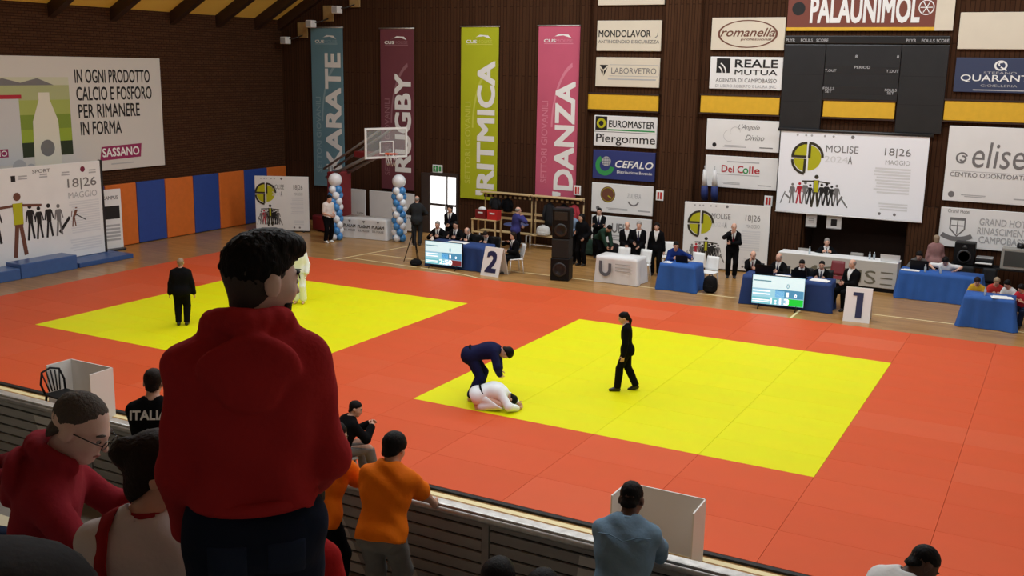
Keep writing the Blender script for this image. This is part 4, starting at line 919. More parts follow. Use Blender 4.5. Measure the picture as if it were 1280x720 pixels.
def aframe(label, num, x, y, rz, w_=.66, h_=.86):
    r = empty('number_sign', (x, y, 0), math.radians(rz), label, 'sign', 'mat number signs')
    for s_ in (1, -1):
        mb = MB(); V = [(-w_ / 2, -.30 * s_, 0), (w_ / 2, -.30 * s_, 0), (w_ / 2, -.02 * s_, h_), (-w_ / 2, -.02 * s_, h_)]; V += [(a, b + .02 * s_, c) for a, b, c in V]
        p = mb.add(V, [(0, 1, 2, 3), (7, 6, 5, 4), (0, 4, 5, 1), (1, 5, 6, 2), (2, 6, 7, 3), (3, 7, 4, 0)]).build('board', M_PLW, r)
    NV = mat('navy_numeral', srgb(28, 34, 76), .5)
    if num == '1': t = flat(r, [[(-.04, -.33), (.12, -.33), (.12, .33), (-.14, .33), (-.14, .24), (-.04, .24)]], NV, -.172, 'numeral'); t.location.z = .43
    else: t = text(r, num, 0, .43, .36, .62, NV, -.168, .03)
    t.rotation_euler.x = -math.atan2(.28, h_)
    return r
# winners podium and platform
pl = MB().box(-28.1, -27.3, 15, 23.4, 0, .15, .02); pl.box(-27.3, -26.62, 21.3, 23.4, 0, .15, .02)
M_POD = mat('podium_blue_paint', srgb(50, 84, 140), .4, var=.06); M_POD2 = mat('podium_blue_top', srgb(62, 96, 150), .3, var=.06)
o = empty('stage_platform', (-27.4, 20, 0), 0, 'low blue platform under the large event backdrop', 'platform'); p = pl.build('deck', M_POD, o); p.location = (27.4, -20, 0)
o = empty('winners_podium', (-26.95, 19.5, 0), 0, 'blue winners podium with stepped blocks in front of the backdrop', 'podium')
for nm, y0, y1, z in (('third_step', -.25, 1.7, .44), ('first_step', -2.3, -.27, .33), ('second_step', -4.2, -2.32, .3)): MB().box(-.33, .36, y0, y1, 0, z, .02).build(nm, M_POD2, o)
# basketball hoop
r = empty('basketball_hoop', (-24.6, 31.4, 0), math.radians(70), 'portable basketball hoop with glass backboard and red padded base', 'basketball hoop')
M_MAR = mat('maroon_padding', srgb(128, 34, 40), .5, var=.06)
MB().box(-.5, .5, -.45, .9, .05, .6, .05).build('base', M_MAR, r); MB().box(-.42, .42, -.5, -.1, .6, 2.35, .05).build('pad', M_MAR, r)
for sx in (-.3, .3): MB().tube([(sx, .1, 2.1), (sx * .8, -3.35, 3.35)], .06, 8).build('lower_arm', M_STEEL, r)
for sx in (-.22, .22): MB().tube([(sx, .4, 2.4), (sx, -3.35, 4.05)], .045, 8).build('upper_arm', M_STEEL, r)
MB().box(-.25, .25, -2.9, -1.7, 3.0, 3.22, .04).build('arm_pad', M_MAR, r)
MB().tube([(0, .3, .6), (0, .3, 2.5)], .09, 8).build('mast', M_STEEL, r)
bb = MB()
for (x0, x1, z0, z1) in ((-.9, .9, 3.08, 3.15), (-.9, .9, 4.08, 4.15), (-.9, -.83, 3.15, 4.08), (.83, .9, 3.15, 4.08)): bb.box(x0, x1, -3.44, -3.40, z0, z1)
bdp = bb.build('backboard_frame', M_PLW, r); g = mat('backboard_glass', (.8, .85, .85), .05, alpha=.12); MB().box(-.85, .85, -3.43, -3.41, 3.12, 4.1).build('backboard_glass', g, r)
MB().box(-.3, .3, -3.455, -3.445, 3.23, 3.27).box(-.3, .3, -3.455, -3.445, 3.64, 3.68).box(-.3, -.26, -3.455, -3.445, 3.27, 3.64).box(.26, .3, -3.455, -3.445, 3.27, 3.64).build('target_square', M_PLW, bdp)
ring = [(.23 * math.cos(a), -3.72 + .23 * math.sin(a), 3.25) for a in np.linspace(0, 2 * math.pi, 21)]
MB().tube(ring, .014, 6, False).box(-.08, .08, -3.5, -3.44, 3.2, 3.27).build('rim', mat('rim_orange', srgb(220, 90, 40), .4), r)
nt_ = MB()
for k in range(10):
    a = 2 * math.pi * k / 10
    for dlt in (.5, -.5): nt_.tube([(.22 * math.cos(a), -3.72 + .22 * math.sin(a), 3.24), (.17 * math.cos(a + dlt * .6), -3.72 + .17 * math.sin(a + dlt * .6), 3.02), (.13 * math.cos(a + dlt * 1.2), -3.72 + .13 * math.sin(a + dlt * 1.2), 2.82)], .007, 4)
tag(nt_.build('net', M_PLW, r), kind='stuff')
# balloon columns
M_BB = mat('blue_balloon', srgb(70, 140, 205), .25); M_BWh = mat('white_balloon', srgb(236, 240, 246), .25)
bm_ = {M_BB: MB().ball((0, 0, 0), .135, 14, (1, 1, 1.08)).mesh('balloon', M_BB), M_BWh: MB().ball((0, 0, 0), .135, 14, (1, 1, 1.08)).mesh('balloon', M_BWh)}
def column(label, x, y, nr=9):
    r = empty('balloon_column', (x, y, 0), 0, label, 'balloons', 'balloon columns'); MB().tube([(0, 0, 0), (0, 0, 2.2)], .02, 6).build('pole', M_PLW, r)
    for j in range(nr):
        for k in range(4):
            a = math.pi / 2 * k + j * .78; m = M_BB if (k + j // 1) % 2 == 0 else M_BWh
            mesh_obj('balloon', bm_[m], None, r, (.15 * math.cos(a), .15 * math.sin(a), .14 + j * .215))
    MB().ball((0, 0, 2.2), .25, 18).build('top_balloon', M_BWh, r)
column('blue and white balloon column to the left of the cloth-covered stall', -23.45, 29.95); column('blue and white balloon column beside the man in the dark coat', -21.35, 30.95)
# stall with printed cloth
r = draped('folding table under the printed white cloth of the balloon stall', 'white table cloth printed with repeated PLASAM lettering between balloon columns', -22.75, 31.0, 6, 1.85, .65, .76, M_WCL, 3, .006, .02)
for k in (-.6, 0, .6):
    text(r, 'PLASAM', k, .47, .5, .11, K, -.375, .02); text(r, 'SUL MOLISE', k, .31, .48, .07, GRY, -.38, .01); flat(r, [[(k - .06, .68), (k + .06, .68), (k, .58)]], GRY, -.37, 'print')
for x0, x1, lab in ((-25.3, -24.3, 'white display panel leaning on the wall behind the left balloons'), (-24.1, -22.0, 'wide white display panel leaning on the wall behind the stall')):
    b = Board('leaning_board', lab, 'panel', (x0 + x1) / 2, 32.9, .05, x1 - x0, 1.45, BOARDW, 0, .04); b.T('PLASAM', .75, .35, .3, .06, GRY)
    for s_ in (-1, 1): MB().box(s_ * (x1 - x0) * .4 - .02, s_ * (x1 - x0) * .4 + .02, .04, .3, -.05, .0).build('foot', M_SB, b.r)
# chairs
def chair(label, x, y, rz, m, group=None, slots=False, legs=None):
    r = empty('plastic_chair', (x, y, 0), math.radians(rz), label, 'chair', group); lm = legs or m
    MB().box(-.23, .23, -.22, .23, .425, .455, .014).build('seat', m, r)
    if slots:
        fr = MB().tube([(-.2, -.21, .45), (-.23, -.27, .62), (-.17, -.31, .82), (0, -.32, .87), (.17, -.31, .82), (.23, -.27, .62), (.2, -.21, .45)], .02, 8).build('backrest', m, r)
        for k in range(5): MB().tube([((k - 2) * .05, -.215, .46), ((k - 2) * .085, -.31, .84 - .02 * abs(k - 2))], .013, 6).build('back_slat', m, fr)
    else:
        V = []; F = []
        for i in range(6):
            t = i / 5; z = .46 + .42 * t; yb = -.2 - .1 * t
            for kx in range(5): x_ = (kx - 2) / 2 * (.21 - .02 * t); V.append((x_, yb - .03 * (1 - (kx - 2) ** 2 / 4), z))
        nf = len(V); V += [(a, b_ - .018, c) for a, b_, c in V]
        for i in range(5):
            for kx in range(4):
                a = i * 5 + kx; F.append((a, a + 1, a + 6, a + 5)); F.append((a + nf + 5, a + nf + 6, a + nf + 1, a + nf))
        for i in range(5): F += [(i * 5, i * 5 + 5, i * 5 + 5 + nf, i * 5 + nf), (i * 5 + 4, i * 5 + 4 + nf, i * 5 + 9 + nf, i * 5 + 9)]
        for kx in range(4): F += [(25 + kx, 26 + kx, 26 + kx + nf, 25 + kx + nf), (kx, kx + nf, kx + 1 + nf, kx + 1)]
        MB().add(V, F, True).build('backrest', m, r)
    for sx in (-1, 1):
        for sy in (-1, 1): MB().tube([(sx * .19, sy * .18, .43), (sx * .23, sy * .23, 0)], [.022, .016], 6).build('leg', lm, r)
    return r
# judges' tables with monitors and number signs
draped('folding table under the deep blue cloth of the judges table near the balloon columns', 'deep blue cloth on the judges table near the balloon columns', -16.9, 27.95, 1, 2.05, .75, .78, M_BLUE2, 5); monitor('floor monitor with red corner at the judges table near the balloons', -17.15, 27.3, 3, 1.36, .76, .13, 0, '2:50', (110, 40, 45)); aframe('white folding sign with navy numeral two', '2', -15.38, 27.45, -4)
draped('folding table under the deep blue cloth of the judges table before the organisers desk', 'deep blue cloth on the judges table before the organisers desk', -6.5, 28.15, 2, 2.35, .75, .8, M_BLUE2, 8); monitor('floor monitor with green corner at the judges table before the organisers desk', -6.6, 27.42, 6, 1.42, .82, .12, 0, '1:13', (20, 200, 60)); aframe('white folding sign with navy numeral one', '1', -4.5, 27.45, 4)
# white table with U banner, small blue table
r = draped('plastic table under the white cloth with the U emblem', 'white cloth printed with a grey U emblem over a table', -11.65, 28.6, 0, 1.3, .72, .8, M_WCL, 2, .012, .03)
flat(r, arcband(-.32, .42, .10, .2, 180, 360) + [rect(-.52, -.42, .42, .68), rect(-.22, -.12, .42, .62)], mat('ink_steel', srgb(96, 100, 112), .6), -.46, 'emblem'); flat(r, [rect(.0, .5, .6 - .1 * k, .63 - .1 * k) for k in range(3)], LG, -.46, 'small_print')
draped('folding table under the bright blue cloth of the seated official', 'bright blue cloth on the small table of the seated man in a blue tracksuit', -9.75, 28.6, 0, 1.05, .72, .78, M_BLUE, 4)
for x, y, rz, lab in ((-11.3, 29.35, 170, 'white plastic chair behind the U emblem table, nearest the three suited men'), (-11.95, 29.35, 185, 'white plastic chair tucked behind the middle of the U emblem table'), (-11.05, 31.2, 200, 'white plastic chair standing behind the man in the blue tracksuit'), (-9.15, 29.35, 175, 'white plastic chair at the right end of the small bright blue table'), (-9.75, 29.75, 170, 'white plastic chair behind the small bright blue table'),
                   (-15.05, 28.15, 135, 'white plastic chair under the woman beside the numeral two sign')): chair(lab, x, y, rz, M_PLW, 'white plastic chairs')
for i, x in enumerate((-18.25, -17.55, -16.95, -16.3)): chair(('leftmost', 'second', 'third', 'rightmost')[i] + ' dark chair behind the judges table near the balloons', x, 28.85, 180, M_PLK, 'dark chairs at the judges table near the balloons')
for i, x in enumerate((-7.7, -6.95, -6.3, -5.75)): chair(('leftmost', 'second', 'third', 'rightmost')[i] + ' dark chair behind the judges table before the organisers desk', x, 29.05, 180, M_PLK, 'dark chairs at the judges table before the organisers desk')
chair('dark chair under the suited man beside the numeral one sign', -4.85, 28.75, 215, M_PLK)
# organisers' desk with MOLISE front
r = empty('organisers_desk', (-5.9, 31.6, 0), 0, 'long white organisers desk with MOLISE lettering on its front', 'desk')
MB().box(-1.75, 1.75, -.2, -.16, .13, .9, .01).build('front_panel', mat('desk_front', srgb(196, 194, 186), .5), r); MB().box(-1.75, 1.75, -.16, .5, .84, .9, .01).build('desktop', BOARDW, r); MB().box(-1.72, 1.72, -.14, .45, 0, .13).build('plinth', M_PLK, r)
for s_ in (-1, 1): MB().box(s_ * 1.72 - .02, s_ * 1.72 + .02, -.16, .5, .13, .84).build('side_panel', BOARDW, r)
M_DL = mat('desk_lettering', srgb(110, 108, 92), .5); text(r, 'MOLIS', .05, .42, 2.25, .4, M_DL, -.205); flat(r, [rect(1.3, 1.64, z, z + .035) for z in (.23, .41, .58)], M_DL, -.205, 'lettering_bar')
chair('grey chair behind the organisers desk right of the seated man', -5.55, 32.5, 180, mat('grey_plastic', srgb(150, 146, 140), .5)); chair('red chair between the judges table before the organisers desk and the organisers desk', -5.75, 30.7, 180, mat('dark_red_plastic', srgb(120, 40, 46), .5)); chair('pale chair behind the left end of the organisers desk', -7.15, 32.4, 180, mat('grey_plastic', srgb(150, 146, 140), .5))
def bottle(label, x, y, z, h_=.22):
    r = empty('water_bottle', (x, y, z), 0, label, 'bottle'); MB().lathe([(.03, 0), (.032, .02), (.032, h_ * .65), (.013, h_ * .85), (.013, h_ * .93)], n=10).build('bottle', mat('clear_plastic', srgb(190, 205, 215), .1, alpha=.7), r); MB().lathe([(.015, h_ * .93), (.015, h_)], n=10).build('cap', M_PLW, r)
bottle('plastic water bottle on the organisers desk, left one of the close pair', -5.0, 31.7, .9); bottle('plastic water bottle on the organisers desk, right one of the close pair', -4.88, 31.75, .9); bottle('plastic water bottle before the man at the organisers desk', -6.75, 31.65, .9)
def laptop(label, x, y, z, rz, m, w_=.36, h_=.24):
    r = empty('laptop', (x, y, z), math.radians(rz), label, 'laptop'); MB().box(-w_ / 2, w_ / 2, 0, .25, 0, .018, .006).build('base', m, r)
    V = [(-w_ / 2, 0, .018), (w_ / 2, 0, .018), (w_ / 2, -.06, h_), (-w_ / 2, -.06, h_)]; V += [(a, b_ - .012, c) for a, b_, c in V]; MB().add(V, [(0, 1, 2, 3), (7, 6, 5, 4), (0, 4, 5, 1), (1, 5, 6, 2), (2, 6, 7, 3), (3, 7, 4, 0)]).build('lid', m, r)
laptop('white laptop open on the right end of the organisers desk', -4.4, 31.6, .9, 0, M_PLW, .55, .22); laptop('black laptop open at the left of the judges table before the organisers desk', -7.15, 28.0, .806, 0, M_PLK, .5, .3); laptop('black laptop open at the middle of the judges table before the organisers desk', -6.2, 28.0, .806, 0, M_PLK, .42, .26); laptop('black laptop open at the left end of the long bright blue table', -3.55, 31.3, .806, 0, M_PLK, .5, .28); laptop('black laptop open on the small table of the man in the blue tracksuit', -9.75, 28.62, .786, 5, M_PLK, .36, .22)
def papers(label, x, y, z, rz, w_=.5, d_=.3):
    r = empty('paper_sheets', (x, y, z), math.radians(rz), label, 'papers'); MB().box(-w_ / 2, w_ / 2, -d_ / 2, d_ / 2, 0, .012, .003).build('lower_sheets', M_PAPER, r); MB().box(-w_ / 2 + .06, w_ / 2 - .1, -d_ / 2 + .05, d_ / 2 + .03, .012, .02, .003).build('upper_sheets', M_PAPER, r)
papers('white sheets in the middle of the judges table before the organisers desk', -6.62, 28.05, .808, 0); papers('white sheets at the right end of the judges table before the organisers desk', -5.65, 28.05, .808, -5); papers('white sheets at the centre of the judges table near the balloons', -17.0, 27.9, .788, 5, .7); papers('white sheets on the left end of the long bright blue table', -3.75, 31.02, .81, 0, .5, .18); papers('white sheets on the near small bright blue table', -1.2, 28.4, .808, 12)
papers('white sheets on the table of the man in the blue tracksuit', -10.1, 28.4, .788, 0, .25, .2)
# bright blue tables at the right
draped('folding table under the long bright blue cloth at the right', 'long bright blue cloth on the table right of the organisers desk', -2.95, 31.3, 0, 2.15, .75, .8, M_BLUE, 11, .045, .05); draped('folding table under the near bright blue cloth at the far right', 'bright blue cloth on the smaller near table at the far right', -1.48, 28.6, 0, 1.15, .72, .8, M_BLUE, 12, .035, .07)
bottle('water bottle on the long bright blue table beside the white-shirted person', -2.95, 31.05, .808); bottle('water bottle standing on the smaller near blue table', -1.6, 28.5, .808); bottle('water bottle on the long bright blue table near the dark laptop', -3.35, 31.0, .808)
# equipment table at the far right
table('black equipment table against the wall below the hotel board', -1.5, 32.75, 0, 2.7, .7, .86, None, M_PLK)
r = empty('loudspeaker', (-2.5, 32.75, .862), 0, 'black loudspeaker box on the equipment table left of the printer', 'loudspeaker'); MB().box(-.28, .28, -.22, .22, 0, .66, .03).build('cabinet', M_PLK, r); MB().lathe([(.2, 0), (.2, .012), (.15, .0)], n=20).build('woofer', M_SB, r, (0, -.222, .25), (math.radians(90), 0, 0)); MB().lathe([(.07, 0), (.07, .012)], n=14).build('tweeter', M_SB, r, (0, -.222, .52), (math.radians(90), 0, 0))
r = empty('printer', (-1.95, 32.7, .862), 0, 'black and white printer on the equipment table', 'printer'); MB().box(-.24, .24, -.2, .2, 0, .22, .03).build('body', M_PLK, r); MB().box(-.22, .22, -.34, -.2, .1, .13, .01).build('paper_tray', M_PLW, r); MB().box(-.23, .23, -.16, .2, .22, .27, .02).build('lid', M_STEEL, r)
r = empty('crt_television', (-1.1, 32.7, .862), 0, 'grey tube television on the equipment table at the far right', 'television'); MB().box(-.42, .42, -.25, .1, 0, .62, .03).build('housing', mat('grey_tv_plastic', srgb(150, 148, 142), .5), r); MB().box(-.3, .3, .1, .25, .08, .5, .05).build('back', mat('grey_tv_plastic', srgb(150, 148, 142), .5), r); MB().box(-.34, .34, -.262, -.25, .1, .54, .02).build('screen', mat('tv_glass', srgb(70, 74, 72), .15), r)
for x, lab in ((-2.35, 'black padded chair back behind the printer'), (-1.75, 'black padded chair beside the tube television')): chair(lab, x, 32.0, 180, M_PLK)
r = empty('storage_box', (-1.05, 32.7, 1.49), 0, 'small dark camera standing on top of the tube television', 'camera'); MB().box(-.1, .1, -.1, .1, 0, .12, .02).build('body', M_PLK, r); MB().lathe([(.06, 0), (.05, .08)], n=12).build('lens', M_SB, r, (0, -.1, .07), (math.radians(90), 0, 0)); r.name = 'camera_recorder'
# cloakroom benches with hook rails
def rack(label, x, y, w_=2.0, h_=1.88):
    r = empty('cloakroom_bench', (x, y, 0), 0, label, 'bench', 'cloakroom benches')
    for sx in (-w_ / 2 + .04, w_ / 2 - .04):
        MB().tube([(sx, .18, 0), (sx, .18, h_)], .025, 6).build('upright', M_PINE, r); MB().tube([(sx, -.22, 0), (sx, -.22, .46)], .022, 6).build('leg', M_PLW, r); MB().tube([(sx, -.22, .44), (sx, .18, .44)], .02, 6).build('seat_bracket', M_PLW, r); MB().tube([(sx, .18, h_ - .05), (sx, -.1, h_ - .05)], .02, 6).build('shelf_bracket', M_PINE, r)
    for y0 in (-.24, -.1, .04): MB().box(-w_ / 2, w_ / 2, y0, y0 + .11, .46, .485, .006).build('seat_slat', M_PINE, r)
    for z in (.9, 1.12): MB().box(-w_ / 2, w_ / 2, .14, .165, z, z + .09, .006).build('back_slat', M_PINE, r)
    MB().box(-w_ / 2, w_ / 2, -.14, .18, h_ - .04, h_, .008).build('top_shelf', M_PINE, r); MB().box(-w_ / 2, w_ / 2, .12, .15, h_ - .22, h_ - .1, .006).build('hook_rail', M_BEAM, r)
    MB().tube([(-w_ / 2 + .04, -.2, .14), (w_ / 2 - .04, -.2, .14)], .016, 6).build('foot_rail', M_PLW, r)
    for k in range(int(w_ / .2)):
        xx = -w_ / 2 + .12 + k * .2; MB().box(xx - .045, xx + .045, .08, .12, h_ - .2, h_ - .12, .01).build('hook', M_PINE, r)
rack('wooden cloakroom bench with hook rail below the lime RITMICA banner', -17.8, 32.55); rack('wooden cloakroom bench with hook rail below the pink DANZA banner', -15.75, 32.55, 1.95)
def hanging_coat(label, x, z0, z1, m, w_=.4, y=32.58):
    r = empty('hanging_coat', (x, y, z0), 0, label, 'coat', 'coats on the cloakroom hooks'); h_ = z1 - z0; V = []; n = 12
    mb = MB()
    rows_ = [(.0, .5, .5), (.2, .48, .5), (.55, .46, .48), (.82, .42, .45), (.94, .28, .35), (1, .08, .15)]
    for t, a, b_ in rows_:
        for k in range(n): an = 2 * math.pi * k / n; V.append((w_ * a * math.cos(an) * (1 + .08 * math.sin(3 * an)), .22 * b_ * math.sin(an), h_ * t))
    F = [(i * n + k, i * n + (k + 1) % n, (i + 1) * n + (k + 1) % n, (i + 1) * n + k) for i in range(5) for k in range(n)] + [tuple(range(n - 1, -1, -1)), tuple(range(5 * n, 6 * n))]
    mb.add(V, F, True).build('coat_body', m, r)
    for s_ in (-1, 1): MB().tube([(s_ * w_ * .36, -.02, h_ * .88), (s_ * w_ * .55, -.03, h_ * .5), (s_ * w_ * .5, -.04, h_ * .2)], [.06, .06, .05], 8).build('sleeve', m, r)
hanging_coat('dark grey coat hanging between the purple-clad person and the speaker tower', -16.05, .85, 1.66, cloth('charcoal_cloth', (.02, .02, .022))); hanging_coat('black coat hanging on the cloakroom rail left of the speaker tower', -15.5, .75, 1.66, BLACK); hanging_coat('red jacket hanging beneath the pink DANZA banner', -15.1, 1.0, 1.66, cloth('red_jersey', srgb(170, 60, 70)), .34); hanging_coat('dark jacket hanging over the red crates under the lime banner', -18.25, 1.25, 1.68, cloth('charcoal_cloth', (.02, .02, .022)), .36); hanging_coat('black jacket hanging right of the red crates under the lime banner', -17.75, 1.2, 1.68, BLACK, .36)
# tall stand with red crates, blue round table, bags
r = empty('wooden_stand', (-18.05, 31.6, 0), 0, 'tall narrow wooden stand carrying two red crates', 'table'); MB().box(-.5, .5, -.25, .25, 1.0, 1.04, .01).build('top', M_PINE, r); MB().box(-.48, .0, -.24, .24, .55, .58, .01).build('shelf', M_PINE, r)
for sx in (-.46, .46):
    for sy in (-.21, .21): MB().box(sx - .025, sx + .025, sy - .025, sy + .025, 0, 1.0).build('leg', M_PINE, r)
for i, x in enumerate((-18.2, -17.72)):
    r = empty('red_crate', (x, 31.55, 1.042), 0, ('darker red crate with white cloth in it on the wooden stand', 'bright red crate at the right of the wooden stand')[i], 'crate', 'red crates'); c = mat('crate_red_%d' % i, srgb(*((120, 26, 30), (200, 44, 44))[i]), .4)
    MB().box(-.2, .2, -.15, .15, 0, .04).box(-.2, -.18, -.15, .15, .04, .33).box(.18, .2, -.15, .15, .04, .33).box(-.18, .18, -.15, -.13, .04, .33).box(-.18, .18, .13, .15, .04, .33).build('crate_shell', c, r); MB().box(-.1, .1, -.157, -.15, .2, .25).build('handle', M_PLW, r)
    if i == 0: MB().ball((0, 0, .33), .15, 12, (1, .8, .6)).build('cloth_bundle', M_WCL, r)
r = empty('round_table', (-17.0, 31.85, 0), 0, 'blue-topped round table beside the red crates', 'table'); MB().lathe([(.42, .86), (.44, .88), (.44, .9), (.42, .91)], n=24).build('top', mat('blue_grey_top', srgb(70, 84, 130), .4), r); MB().tube([(0, 0, .02), (0, 0, .87)], .035, 8).build('pedestal', M_STEEL, r); MB().lathe([(.28, 0), (.26, .03)], n=20).build('base', M_STEEL, r)
def bag(label, x, y, z, m, w_=.42, d_=.28, h_=.42, rz=0, name='backpack'):
    r = empty(name, (x, y, z), math.radians(rz), label, 'bag'); bm = bmesh.new(); bmesh.ops.create_icosphere(bm, subdivisions=3, radius=1)
    V = []
    for v in bm.verts:
        q = np.array(v.co); q = np.sign(q) * np.abs(q) ** .62; q[2] = max(q[2], -1); V.append((q[0] * w_ / 2 * (1 - .12 * q[2]), q[1] * d_ / 2 * (1 - .1 * q[2]), h_ / 2 + q[2] * h_ / 2))
    MB().add(V, [[v.index for v in f.verts] for f in bm.faces], True).build('bag_body', m, r); bm.free()
    MB().tube([(-.06, 0, h_ * .93), (-.05, 0, h_ * 1.06), (.05, 0, h_ * 1.06), (.06, 0, h_ * .93)], .012, 6).build('handle', m, r); MB().box(-w_ * .3, w_ * .3, -d_ * .56, -d_ * .4, h_ * .1, h_ * .45, .03).build('front_pocket', m, r)
M_BAG = cloth('black_nylon', (.012, .012, .013))
bag('black backpack on the floor against the small bright blue table', -8.85, 28.6, 0, M_BAG, .4, .28, .5); bag('white sports bag on the cloakroom bench', -16.2, 32.4, .487, cloth('white_nylon', (.6, .6, .58)), .5, .3, .36, 0, 'sports_bag'); bag('black kit bag on the floor at the foot of the camera tripod', -18.27, 27.42, 0, M_BAG, .36, .3, .2, 10, 'kit_bag')
bag('dark kit bag under the rail right of the speaker tower', -13.55, 32.3, 0, M_BAG, .7, .4, .5, 0, 'kit_bag'); bag('dark green kit bag beside the suited man with folded arms', -14.3, 32.3, 0, cloth('green_nylon', (.03, .06, .045)), .6, .4, .55, 0, 'kit_bag'); bag('black kit bag in front of the coin sponsor board', -12.85, 32.3, 0, M_BAG, .5, .4, .62, 0, 'kit_bag')
# camera tripod
r = empty('camera_tripod', (-18.65, 27.85, 0), 0, 'black camera tripod standing before the man in the dark coat', 'tripod')
for a in (90, 210, 330): MB().tube([(0, 0, 1.05), (.32 * math.cos(math.radians(a)), .32 * math.sin(math.radians(a)), 0)], [.02, .012], 6).build('leg', M_PLK, r)
MB().tube([(0, 0, .6), (0, 0, 1.25)], .02, 8).build('column', M_PLK, r); MB().box(-.05, .05, -.06, .06, 1.25, 1.32, .01).build('head', M_PLK, r); MB().tube([(0, -.05, 1.28), (.12, -.3, 1.16)], .01, 6).build('pan_handle', M_PLK, r)
# speaker tower
r = empty('speaker_tower', (-13.32, 27.95, 0), 12, 'black loudspeaker tower with subwoofer on the parquet beside the mat', 'loudspeaker')
r.rotation_euler.z = math.radians(12); MB().box(-.29, .29, -.27, .27, .0, .70, .03).build('subwoofer', M_PLK, r); MB().tube([(0, 0, .7), (0, 0, 1.3)], .03, 8).build('pole', M_PLK, r); c = MB().box(-.28, .28, -.24, .24, 1.28, 2.2, .05).build('top_cabinet', M_PLK, r)
MB().lathe([(.2, 0), (.2, .012), (.14, 0)], n=20).build('woofer', M_SB, r, (0, -.245, 1.55), (math.radians(90), 0, 0)); MB().lathe([(.22, 0), (.22, .012), (.16, 0)], n=20).build('sub_woofer', M_SB, r, (0, -.275, .35), (math.radians(90), 0, 0)); MB().box(-.2, .2, -.25, -.24, 1.85, 2.1, .004).build('horn', M_SB, r); MB().box(-.27, .27, -.26, .26, .7, 1.28, .03).build('flight_case', mat('matt_black_case', (.007, .007, .007), .7), r)
# furled flags on the pier beside the second column
for i, (x, lab) in enumerate(((-10.62, 'left furled white and blue flag beside the Del Colle board'), (-10.28, 'right furled white and blue flag beside the Del Colle board'))):
    r = empty('furled_flag', (x, 33.0, 2.1), 0, lab, 'flag', 'furled flags'); MB().tube([(0, .2, 0), (0, -.02, 1.15)], .018, 6).build('pole', M_STEEL, r)
    MB().tube([(0, .16, .02), (0, .1, .25), (0, .06, .5)], [.11, .12, .10], 10).build('blue_cloth', mat('flag_blue', srgb(34, 50, 110), .7), r); MB().tube([(0, .06, .5), (0, .03, .75), (0, 0, 1.02)], [.09, .075, .05], 10).build('white_cloth', M_WCL, r)
# white folding screens beside the mats and a black chair
def screenbox(label, x0, x1, yb, d_, h_, splay):
    r = empty('folding_screen', ((x0 + x1) / 2, yb, .0), 0, label, 'screen', 'white folding screens'); w_ = x1 - x0; m = mat('white_board_matt', srgb(226, 224, 220), .6)
    MB().box(-w_ / 2, w_ / 2, 0, .02, 0, h_).build('back_panel', m, r)
    for s_ in (-1, 1):
        V = [(s_ * w_ / 2, .02, 0), (s_ * (w_ / 2 + splay), -d_, 0), (s_ * (w_ / 2 + splay), -d_, h_), (s_ * w_ / 2, .02, h_)]; V += [(a - s_ * .02, b_, c) for a, b_, c in V]
        MB().add(V, [(0, 1, 2, 3), (7, 6, 5, 4), (0, 4, 5, 1), (1, 5, 6, 2), (2, 6, 7, 3), (3, 7, 4, 0)]).build('side_panel', m, r)
screenbox('white three-panel folding screen in front of the man in the denim shirt', -4.80, -3.69, 12.28, .5, .86, .01); screenbox('white three-panel folding screen beside the black plastic chair', -15.85, -14.75, 12.33, .5, .9, .02)
chair('black plastic chair with slotted back beside the white folding screen', -15.45, 11.8, -95, M_PLK, None, True)
# ------------------------------------------------------------------ people
TIE = cloth('dark_tie', (.02, .02, .05)); TIER = cloth('dark_red_tie', (.10, .01, .015)); BLUEJ = cloth('blue_judo_cloth', srgb(28, 31, 66)); GI = cloth('white_judo_cloth', (.90, .95, 1.0), var=.0)
BELT = cloth('black_belt', (.006, .006, .007)); GREYT = cloth('grey_trousers', srgb(120, 116, 112)); JEAN = cloth('dark_denim', srgb(30, 38, 58)); ORNG = cloth('orange_jersey', (1.0, .20, .008), .7)
def rz_cam(x, y, off=0): return math.degrees(math.atan2(x, -y)) + 180 - 180 + off if False else math.degrees(math.atan2(-(-x), -y)) + off
def toward(x, y, tx, ty): return math.degrees(math.atan2(-(tx - x), ty - y))
def belt(ctx, root, m, t=.06, rx=.185, ry=.15, ends=True):
    s = ctx['s']; c = ctx['sp'](t); F_ = ctx['Fl']; pts = [c + F_ @ np.array((rx * math.cos(a), ry * math.sin(a) - .01, 0)) * s for a in np.linspace(0, 2 * math.pi, 25)]
    b = MB().tube(pts, .02 * s, 6, False); f = c + F_ @ np.array((0, ry, 0)) * s
    for sx in ((-1, 1) if ends else ()): b.tube([f, f + F_ @ np.array((sx * .04, .03, -.1)) * s, f + F_ @ np.array((sx * .07, .03, -.24)) * s], .016 * s, 6)
    b.build('belt', m, root)
# --- on the mats
person('female referee in black suit with ponytail walking on the yellow mat', (-7.33, 18.48, .041), 112, 1.64, 'pony', vox=.015, tie=TIE, feet={'L': (-.07, .17, 0, 8), 'R': (.08, -.22, .02, -4, 18)}, hands={'L': (-.21, .08, .76), 'R': (.21, -.02, .78)}, head=(6, -16, 0), lean=3, build=.92)
r, c = person('judoka in blue judogi bending over the kneeling fighter', (-9.56, 16.50, .041), -62, 1.78, 'thick', top='gi', topm=BLUEJ, legm=BLUEJ, vox=.015, pelvis=(0, -.14, .86), lean=70, bend=14, hands={'L': (-.14, .40, .54), 'R': (.14, .40, .52)}, elbows={'L': (-1, 0, .2), 'R': (1, 0, .2)}, feet={'L': (-.17, -.02, 0, 8), 'R': (.17, -.14, 0, -8)}, head=(0, -20, 0), shoes=False, hem=-.2, build=1.1); belt(c, r, BELT, .03, .2, .165, ends=False)
